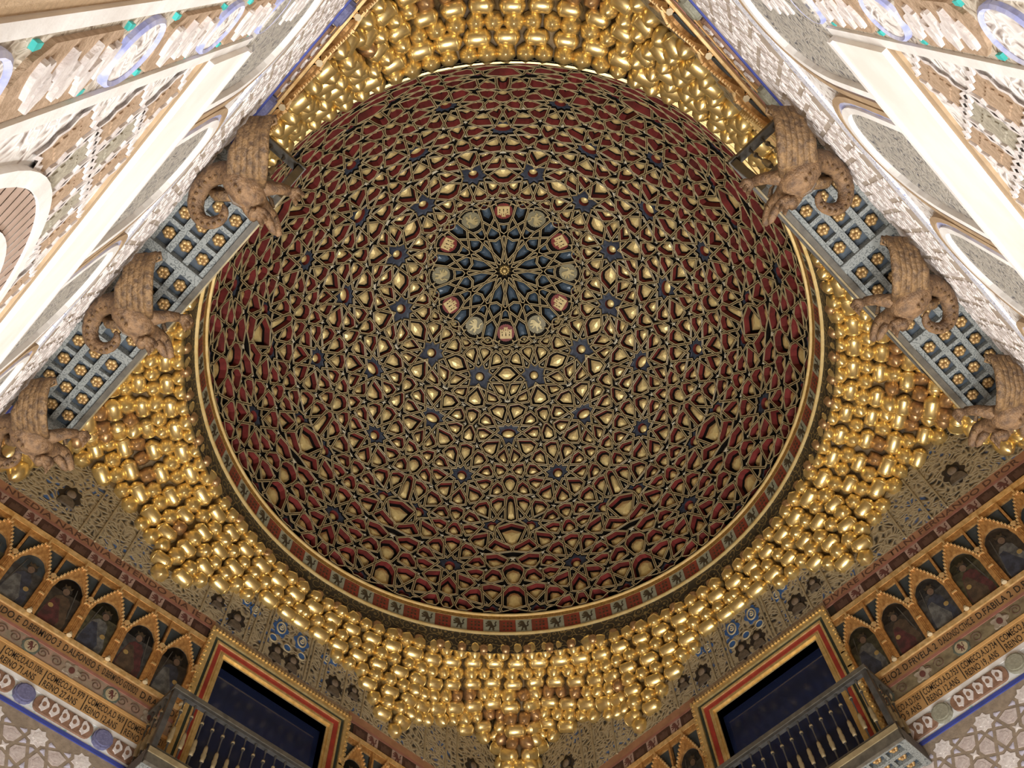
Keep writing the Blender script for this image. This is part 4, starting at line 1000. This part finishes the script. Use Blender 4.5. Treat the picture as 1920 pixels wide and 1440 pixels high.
def dragon(sg):
    """meshes of one dragon; a along the wall (sg mirrors it), b out from the wall, z below the soffit"""
    w_ = lambda p: (sg * p[0], -p[1] * .84 - .05, p[2] * 1.25 - .08)
    body = crv([(.18, .88, -.20, .022), (.165, .83, -.19, .04), (.14, .76, -.17, .052), (.125, .69, -.17, .07), (.10, .61, -.21, .075), (.06, .52, -.28, .095), (.01, .42, -.35, .135), (-.02, .30, -.36, .13), (.0, .20, -.31, .10), (.08, .11, -.26, .085), (.20, .07, -.22, .075), (.33, .07, -.20, .068), (.43, .13, -.22, .062), (.47, .23, -.26, .056), (.43, .33, -.29, .05), (.35, .38, -.29, .042), (.28, .36, -.28, .03), (.25, .31, -.27, .012)], 4)
    b = MB(); nseg = len(body)
    rad = [p[3] * (1 + .05 * (k % 2) if k > 28 else 1) for k, p in enumerate(body)]
    b.tube([w_(p) for p in body], rad, 10, 0); bodym = b.mesh('body', [DRG], True)
    j = MB(); j.tube([w_(p) for p in ((.11, .66, -.25), (.135, .74, -.245), (.16, .80, -.25), (.175, .84, -.245))], [.035, .036, .028, .012], 8); jm = j.mesh('jaw', [DRG], True)
    h_ = MB()
    for s in (-1, 1):
        h_.tube([w_((.11 + s * .045, .66, -.13)), w_((.10 + s * .065, .60, -.10)), w_((.09 + s * .07, .54, -.11))], [.022, .018, .004], 6)
        h_.lathe([(.004, -.02), (.018, -.01), (.02, .005), (.008, .018)], 8, w_((.135 + s * .045, .745, -.19)))
    hm = h_.mesh('ears_and_eyes', [DRG_G], True)
    ch = MB(); ch.rings([[w_((.01 + r * .135 * math.cos(a), y, -.40 + .03 * k + r * .05 * math.sin(a))) for a in [2 * math.pi * i / 10 for i in range(10)]] for y, r, k in ((.50, .3, 0), (.45, .8, 0), (.38, .95, 0), (.30, .8, .2), (.26, .3, .6))]); chm = ch.mesh('chest', [DRG_C], True)
    wings = []
    for side in (0, 1):
        quills = []
        for k in range(6):
            g = MB()
            # quills of the wing run side by side from the shoulder and curl over at the tip
            u = k / 5; L = 1.0 - .5 * u; off = np.array((.062, -.078, .01)) * (k - 2.5) * .56
            if side == 0: P6 = [(-.02, .36, -.35), (-.14, .30, -.43), (-.27, .20, -.44), (-.38, .10, -.38), (-.455, .055, -.31), (-.50, .09, -.27), (-.475, .14, -.28), (-.44, .125, -.30)]
            else: P6 = [(.05, .36, -.33), (.13, .32, -.33), (.20, .26, -.28), (.24, .20, -.22), (.26, .16, -.16), (.25, .19, -.14), (.23, .21, -.15), (.22, .2, -.16)]
            P6 = [np.array(p) for p in P6]; n6 = max(4, int(round(8 * L)) if k > 1 else 8)
            pts = [p + off * (1 - .45 * i / 7) * (1 if side == 0 else .5) for i, p in enumerate(P6[:n6])]
            pts = [(p[0], max(p[1], .03), p[2]) for p in pts]; rr = [.03, .042, .046, .043, .036, .028, .02, .008][:n6]; rr[-1] = .006
            g.tube([w_(p) for p in pts], rr, 7, 0, .7); quills.append(g.mesh('quill' if k else 'wing', [DRG_G], True))
        wings.append(quills)
    legs = []
    for s, tip in ((-1, (-.17, .77, -.20)), (1, (.04, .66, -.44))):
        g = MB(); P0 = (-.06 if s < 0 else .06, .44, -.33); kn = (-.13 if s < 0 else .10, .58, -.24 if s < 0 else -.40); an = (tip[0] * .9, tip[1] - .10, tip[2] + .01)
        g.tube([w_(p) for p in (P0, ((P0[0] + kn[0]) / 2, .51, (P0[2] + kn[2]) / 2 - .02), kn, an)], [.07, .062, .05, .042], 8)
        for d in (-.035, 0, .035):
            g.tube([w_(an), w_((tip[0] + d, tip[1] - .03, tip[2] + .02)), w_((tip[0] + d * 1.3, tip[1] + .02, tip[2] - .01)), w_((tip[0] + d * 1.3, tip[1] + .03, tip[2] - .05))], [.03, .026, .018, .005], 6)
        legs.append(g.mesh('leg', [DRG], True))
    sp = MB(); sp.lathe([(.016, 0), (.012, -.012), (.002, -.03)], 5); spm_ = sp.mesh('spine', [DRG_G]); spines = []
    for k in range(26, len(body) - 6, 2): p = body[k]; spines.append(('spine', spm_, T(*w_((p[0], p[1], p[2] - p[3] * .9)))))
    return dict(parts=[('jaw', jm), ('ears_and_eyes', hm), ('chest', chm), ('leg', legs[0]), ('leg', legs[1])], body=bodym, spines=spines, wings=wings)
DW = {'back_left': dragon(1), 'back_right': dragon(-1)}
for wn, side in (('back_left', 'left'), ('back_right', 'right')):
    for k, t in enumerate((3.38, 4.85, 6.36)):
        x = t if wn == 'back_left' else 10 - t
        lab = ('brown carved dragon with curled wing under the near end of the %s coffered balcony', 'brown carved dragon with looped tail under the middle of the %s coffered balcony', 'brown carved dragon past the far end of the %s coffered balcony, by the gilded corner')[k] % side
        r_ = link('carved_dragon', None, None, FR[wn] @ T(x, 0, BZ), label=lab, category='dragon', group='dragons under the balconies')
        dd = DW[wn]; bo_ = link('body', dd['body'], r_)
        for q in dd['spines']: link(q[0], q[1], bo_, q[2])
        for nm, me in dd['parts']: link(nm, me, r_)
        for qs in dd['wings']:
            wg = link('wing', qs[0], r_)
            for me in qs[1:]: link('quill', me, wg)

# ------------------------------------------------------------------ painted portraits in the niches of the frieze
def paint(nm, c1, c2): return mat(nm, c1, c2, .55, 0, 11, .15, lo=.38, hi=.62)
PBG = [paint('paint_umber', (.05, .04, .03), (.022, .018, .016)), paint('paint_slate', (.065, .065, .062), (.025, .024, .025)), paint('paint_moss', (.075, .07, .038), (.03, .027, .018))]
PRB = [paint('robe_crimson', (.11, .03, .032), (.045, .02, .02)), paint('robe_blue', (.05, .058, .085), (.025, .028, .04)), paint('robe_brown', (.10, .065, .04), (.05, .034, .024)), paint('robe_grey', (.15, .15, .14), (.06, .06, .06))]
PFACE = mat('portrait_face', (.17, .11, .075), (.09, .06, .04), .6, 0, 30); PORB = mat('portrait_orb', (.42, .29, .11), (.3, .2, .07), .5); PCR = mat('portrait_crown', (.09, .06, .03), (.05, .035, .02), .6); PDK = mat('portrait_dark', (.022, .017, .014), (.012, .01, .009), .7); PST = mat('portrait_steel', (.11, .105, .09), (.06, .055, .05), .5)
pan = MB(); pan.prism([(.2, 9.06), (.2, 9.62)] + [(.2 * math.cos(math.pi * i / 12), 9.62 + .29 * math.sin(math.pi * i / 12)) for i in range(1, 12)] + [(-.2, 9.62), (-.2, 9.06)], -.012, -.004)
def portrait(wn, x, k, lab):
    bgm = PBG[k % 3]; me = pan.mesh('painted_panel', [bgm])
    r_ = link('portrait_painting', None, None, FR[wn] @ T(x, 0, 0), label=lab, category='painting', group='portraits in the frieze')
    link('painted_panel', me, r_); s = -1 if k % 2 else 1
    b = MB(); b.prism([(-.17, 9.07), (.16, 9.07), (.17, 9.22), (.12, 9.40), (.10, 9.54), (.05, 9.60), (-.05, 9.60), (-.11, 9.53), (-.15, 9.36), (-.18, 9.2)], -.016, -.012); rb = build('robe', b, PRB[(k * 3 + 1) % 4], r_)
    b = MB(); b.prism([(s * .02 + .045 * math.cos(a), 9.675 + .058 * math.sin(a)) for a in [2 * math.pi * i / 14 for i in range(14)]], -.019, -.016); fc = build('face', b, PFACE, r_)
    b = MB(); b.prism([(s * .02 + .07 * math.cos(a), 9.70 + .075 * math.sin(a)) for a in [-.3 + (math.pi + .6) * i / 12 for i in range(13)]], -.0175, -.014); build('hair', b, PDK, fc)
    b = MB(); b.prism([(s * .02 - .05, 9.735), (s * .02 + .05, 9.735), (s * .02 + .06, 9.79), (s * .02 + .03, 9.765), (s * .02, 9.80), (s * .02 - .03, 9.765), (s * .02 - .06, 9.79)], -.021, -.018); build('crown', b, PCR, fc)
    b = MB(); b.prism([(s * .10 + .034 * math.cos(a), 9.36 + .034 * math.sin(a)) for a in [2 * math.pi * i / 14 for i in range(14)]], -.022, -.016); build('orb', b, PORB, r_)
    b = MB(); b.prism([(-s * .16, 9.30), (-s * .145, 9.30), (-s * .085, 9.80), (-s * .095, 9.80)][::s], -.02, -.016); build('sword', b, PST, r_)
    b = MB(); b.prism([(-.17, 9.07), (.06, 9.07), (.09, 9.2), (.02, 9.36), (-.04, 9.52), (-.11, 9.5), (-.15, 9.33)], -.018, -.016); build('robe_fold', b, PRB[(k * 3 + 3) % 4], rb)
ORD = ['first', 'second', 'third', 'fourth', 'fifth', 'sixth']
for i, x in enumerate(NX[::-1]):
    portrait('front_left', x, i, 'dark painted portrait in a gilded gothic niche, %s to the left of the left window' % ORD[i])
    portrait('front_right', 10 - x, i + 2, 'dark painted portrait in a gilded gothic niche, %s to the right of the right window' % ORD[i])
for i, x in enumerate(NX[::-1][:3]):
    portrait('front_left', 10 - x, i + 1, 'dark painted portrait in a gilded niche, %s to the right of the left window' % ORD[i])
    portrait('front_right', x, i + 4, 'dark painted portrait in a gilded niche, %s to the left of the right window' % ORD[i])
